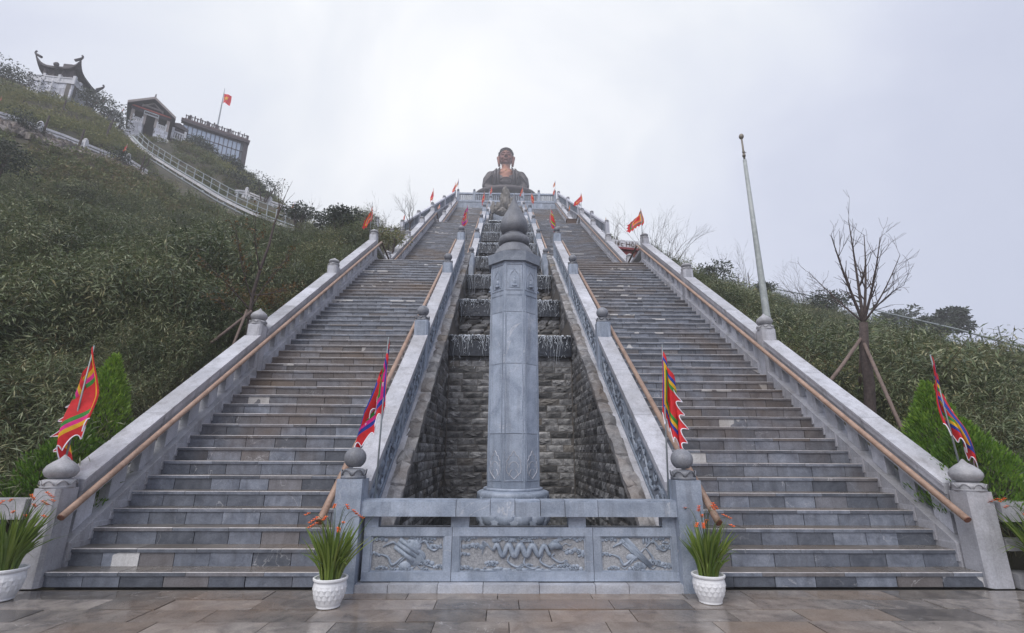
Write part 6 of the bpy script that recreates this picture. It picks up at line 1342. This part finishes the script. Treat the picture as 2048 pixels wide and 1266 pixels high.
for k in range(7): c = MB(); c.obox(Q(.5, .8 + .4 * k, -3.2 + .35 * k), e1 * Wd * .15, e2 * .2, (0, 0, .17)); c.build('step', M['timber'], rt)
for x in (.0, .33, .67, 1.0): c = MB(); c.obox(Q(x, .2, 1.15), e1 * .16, e2 * .16, (0, 0, .8)); c.build('column', M['column'], rt)
for x0, x1 in ((.04, .29), (.71, .96)): rail_run(rt, Q(x0, .1, 0)[:2], Q(x1, .1, 0)[:2], z0 - .1, z0 - .1, 2, M['white'], M['white'], FIN_B, .95, 4, rail_z=(.55, .65), w=.16, topfin=False)
c = MB(); c.obox(Q(.5, .15, 2.55), e1 * Wd * .58, e2 * .15, (0, 0, .24)); c.build('beam', M['timber'], rt)
c = MB(); c.obox(Q(.5, -.08, 2.85), e1 * Wd * .60, e2 * .06, (0, 0, .07)); c.build('eave_trim', M['redtrim'], rt)
c = MB(); c.prism([Q(-.08, .2, 2.9), Q(1.08, .2, 2.9), Q(.5, .2, 5.0)], e2 * .15); c.build('gable', M['timber'], rt)
for sgn in (-1, 1): c = MB(); a = Q(.5, -.05, 4.6); b2 = Q(.5 + sgn * .3, -.05, 3.3); c.tube([a, b2], .10, 5); c.build('truss', M['column'], rt)
c = MB(); c.tube([Q(.2, -.02, 3.6), Q(.8, -.02, 3.6)], .11, 5); c.build('truss', M['column'], rt)
for sgn in (-1, 1):
    a, b2 = Q(.5, -.7, 5.35), Q(.5 + sgn * .68, -.7, 2.75); dn = np.array([0, 0, -.30]); c = MB(); q = e2 * 6.0
    pr = [a, b2, b2 + dn, a + dn]; c.prism(pr, q); c.build('roof_slope', M['roof'], rt); c = MB(); c.prism([p - e2 * .05 for p in pr], -e2 * .08); c.build('barge_board', M['column'], rt)
c = MB(); c.lathe([(.09, 0), (.06, .45)], Q(.5, -.7, 5.3), 6); c.build('roof_finial', M['roof'], rt)
c = MB(); c.obox(Q(.5, -.12, 2.15), e1 * Wd * .21, e2 * .04, (0, 0, .25)); np_ = c.build('nameplate', M['white'], rt)
c = MB(); 
for k in range(9): x = .5 + (k - 4) * .042; c.tube([Q(x - .015, -.18, 2.0), Q(x + .015, -.18, 2.3)], .045, 4); c.tube([Q(x + .015, -.18, 2.0), Q(x - .012, -.18, 2.28)], .035, 4)
c.build('lettering', M['timber'], np_)
# annex with low gable and white stair balustrade
c = MB(); a = Q(1.12, .8, 2.9); b2 = Q(1.34, .8, 3.25); d2 = Q(1.62, .8, 2.45); c.prism([a, d2, d2 - up * .3, b2 - up * .3, a - up * .3, ][:2] + [d2 - up * .3, a - up * .3], e2 * 4); c.prism([a, b2, d2], e2 * 4); c.build('annex_roof', M['roof'], rt)
c = MB(); c.hexa([Q(1.16, 1.2, -2.6), Q(1.55, 1.2, -2.6), Q(1.55, 4, -2.6), Q(1.16, 4, -2.6), Q(1.16, 1.2, 2.6), Q(1.55, 1.2, 2.6), Q(1.55, 4, 2.6), Q(1.16, 4, 2.6)]); c.build('annex_wall', M['timber'], rt)
rail_run(rt, Q(1.18, .9, 0)[:2], Q(1.55, .9, 0)[:2], z0 - .2, z0 - .3, 2, M['white'], M['white'], FIN_B, 1.5, 4, rail_z=(.9, 1.1), topfin=False)

# ------------------------------------------------------------------ glass hall
zT = at(494, 288, 68)[2]; gR = at_z(493, 288, zT); gL = at_z(368, 246, zT); e1 = gR - gL; Lg = np.linalg.norm(e1); e1 /= Lg; e2 = np.array([-e1[1], e1[0], 0])
if e2 @ (gL - CAM) < 0: e2 = -e2
G = lambda x, y, z: gL + e1 * x + e2 * y + up * z
rt = thing('glass_hall', G(Lg / 2, 0, -6), 'long glass-walled hall with flat roof railing on the ridge', 'building')
Hg = 4.7; nc, nr = 13, 4; cw = (Lg - .6) / nc
c = MB(); c.obox(G(Lg / 2, 4.2, -Hg / 2 - .5), e1 * Lg / 2, e2 * 4, (0, 0, Hg / 2 + .5)); c.build('hall_body', M['steel'], rt)
rows_z = [-.1, -1.35, -2.7, -3.7, -4.7]
for j in range(nr):
    for i in range(nc): q = MB(); q.obox(G(cw * (i + .5), .08, (rows_z[j] + rows_z[j + 1]) / 2), e1 * (cw / 2 - .045), e2 * .03, (0, 0, (rows_z[j] - rows_z[j + 1]) / 2 - .045)); q.build('pane', M['glass'], rt)
c = MB()
for i in range(nc + 1): c.obox(G(cw * i, .06, -2.4), e1 * .04, e2 * .06, (0, 0, 2.35))
c.build('mullions', M['timber'], rt); c = MB()
for z in rows_z: c.obox(G(Lg / 2, .05, z), e1 * Lg / 2, e2 * .06, (0, 0, .04))
c.build('transoms', M['timber'], rt)
c = MB(); c.obox(G(Lg / 2, -.1, .18), e1 * (Lg / 2 + .3), e2 * .3, (0, 0, .18)); c.build('fascia', M['timber'], rt); c = MB(); c.obox(G(Lg / 2, 0, .42), e1 * (Lg / 2 + .35), e2 * .4, (0, 0, .055)); c.build('roof_edge', plain('brown_edge', (.13, .08, .08), .6), rt)
c = MB(); c.obox(G(Lg - .05, .3, -2.9), e1 * .28, e2 * .4, (0, 0, 3.1)); c.build('corner_pier', M['timber'], rt)
c = MB(); c.obox(G(Lg - 2.2, .2, -5.4), e1 * 2.2, e2 * .3, (0, 0, .7)); c.build('base_wall', M['cope'], rt)
rs = random.Random(4); x = .1; pk = MB(); pk.box(-.05, .05, -.04, .04, 0, .85); pkm = pk.mesh('roof_picket', M['timber'])
while x < Lg: place('roof_picket', pkm, G(x, -.2, .48), rt, rot=(0, 0, math.atan2(e1[1], e1[0])), scale=(rs.choice((.7, 1, 1.6, 2.6)), 1, rs.uniform(.75, 1.15))); x += rs.uniform(.16, .34)
for z in (.62, 1.08): c = MB(); c.obox(G(Lg / 2, -.2, z), e1 * Lg / 2, e2 * .03, (0, 0, .035)); c.build('roof_rail', M['timber'], rt)
fb = at(433, 262, 70); ft = at(453, 178, 70); base = np.array([fb[0], fb[1], fb[2] - 1.0]); tip = np.array([fb[0], fb[1], ft[2]])
rt = thing('national_flag', base, 'red flag with yellow star on the mast above the glass hall', 'flag'); c = MB(); c.tube([base, base * .4 + tip * .6, tip], [.11, .08, .03], 8); c.build('pole', M['steel'], rt)
fz = at(447, 187, 70)[2]; V = []; F = []; n_ = 14; fh, fw = 1.55, 1.25
for i in range(n_ + 1):
    for j in range(n_ + 1): u, v = i / n_, j / n_; V.append((fb[0] + .05 + fw * v * .85, fb[1] + .14 * math.sin(7 * v + 2 * u), fz - fh * u - .35 * v ** 1.5 + .06 * math.sin(6 * v)))
for i in range(n_):
    for j in range(n_): q = i * (n_ + 1) + j; F.append((q, q + 1, q + n_ + 2, q + n_ + 1))
c = MB(); c.add(V, F); cl = c.build('cloth', CL['red'], rt, smooth=True); c = MB()
sp = []
for k in range(10): a = math.pi / 2 + k * math.pi / 5; r_ = .38 if k % 2 == 0 else .15; sp.append((fb[0] + .05 + fw * .42 + r_ * math.cos(a), fb[1] - .16, fz - fh * .5 - .12 + r_ * math.sin(a)))
c.prism(sp, (0, .03, 0)); c.build('star', CL['yel'], cl)

# ------------------------------------------------------------------ the air: thin mountain fog
c = MB(); c.box(-125, 125, -45, 145, -12, 66); hz = c.build('haze', None, org=(0, 0, 0)); hz.data.materials.clear(); m = bpy.data.materials.new('fog'); m.use_nodes = True; t = m.node_tree; t.nodes.clear(); o_ = _n(t, 'ShaderNodeOutputMaterial'); pv = _n(t, 'ShaderNodeVolumePrincipled'); pv.inputs['Color'].default_value = (.93, .94, .98, 1); pv.inputs['Density'].default_value = .0022; pv.inputs['Anisotropy'].default_value = .0; t.links.new(pv.outputs[0], o_.inputs['Volume']); hz.data.materials.append(m); stuff(hz)
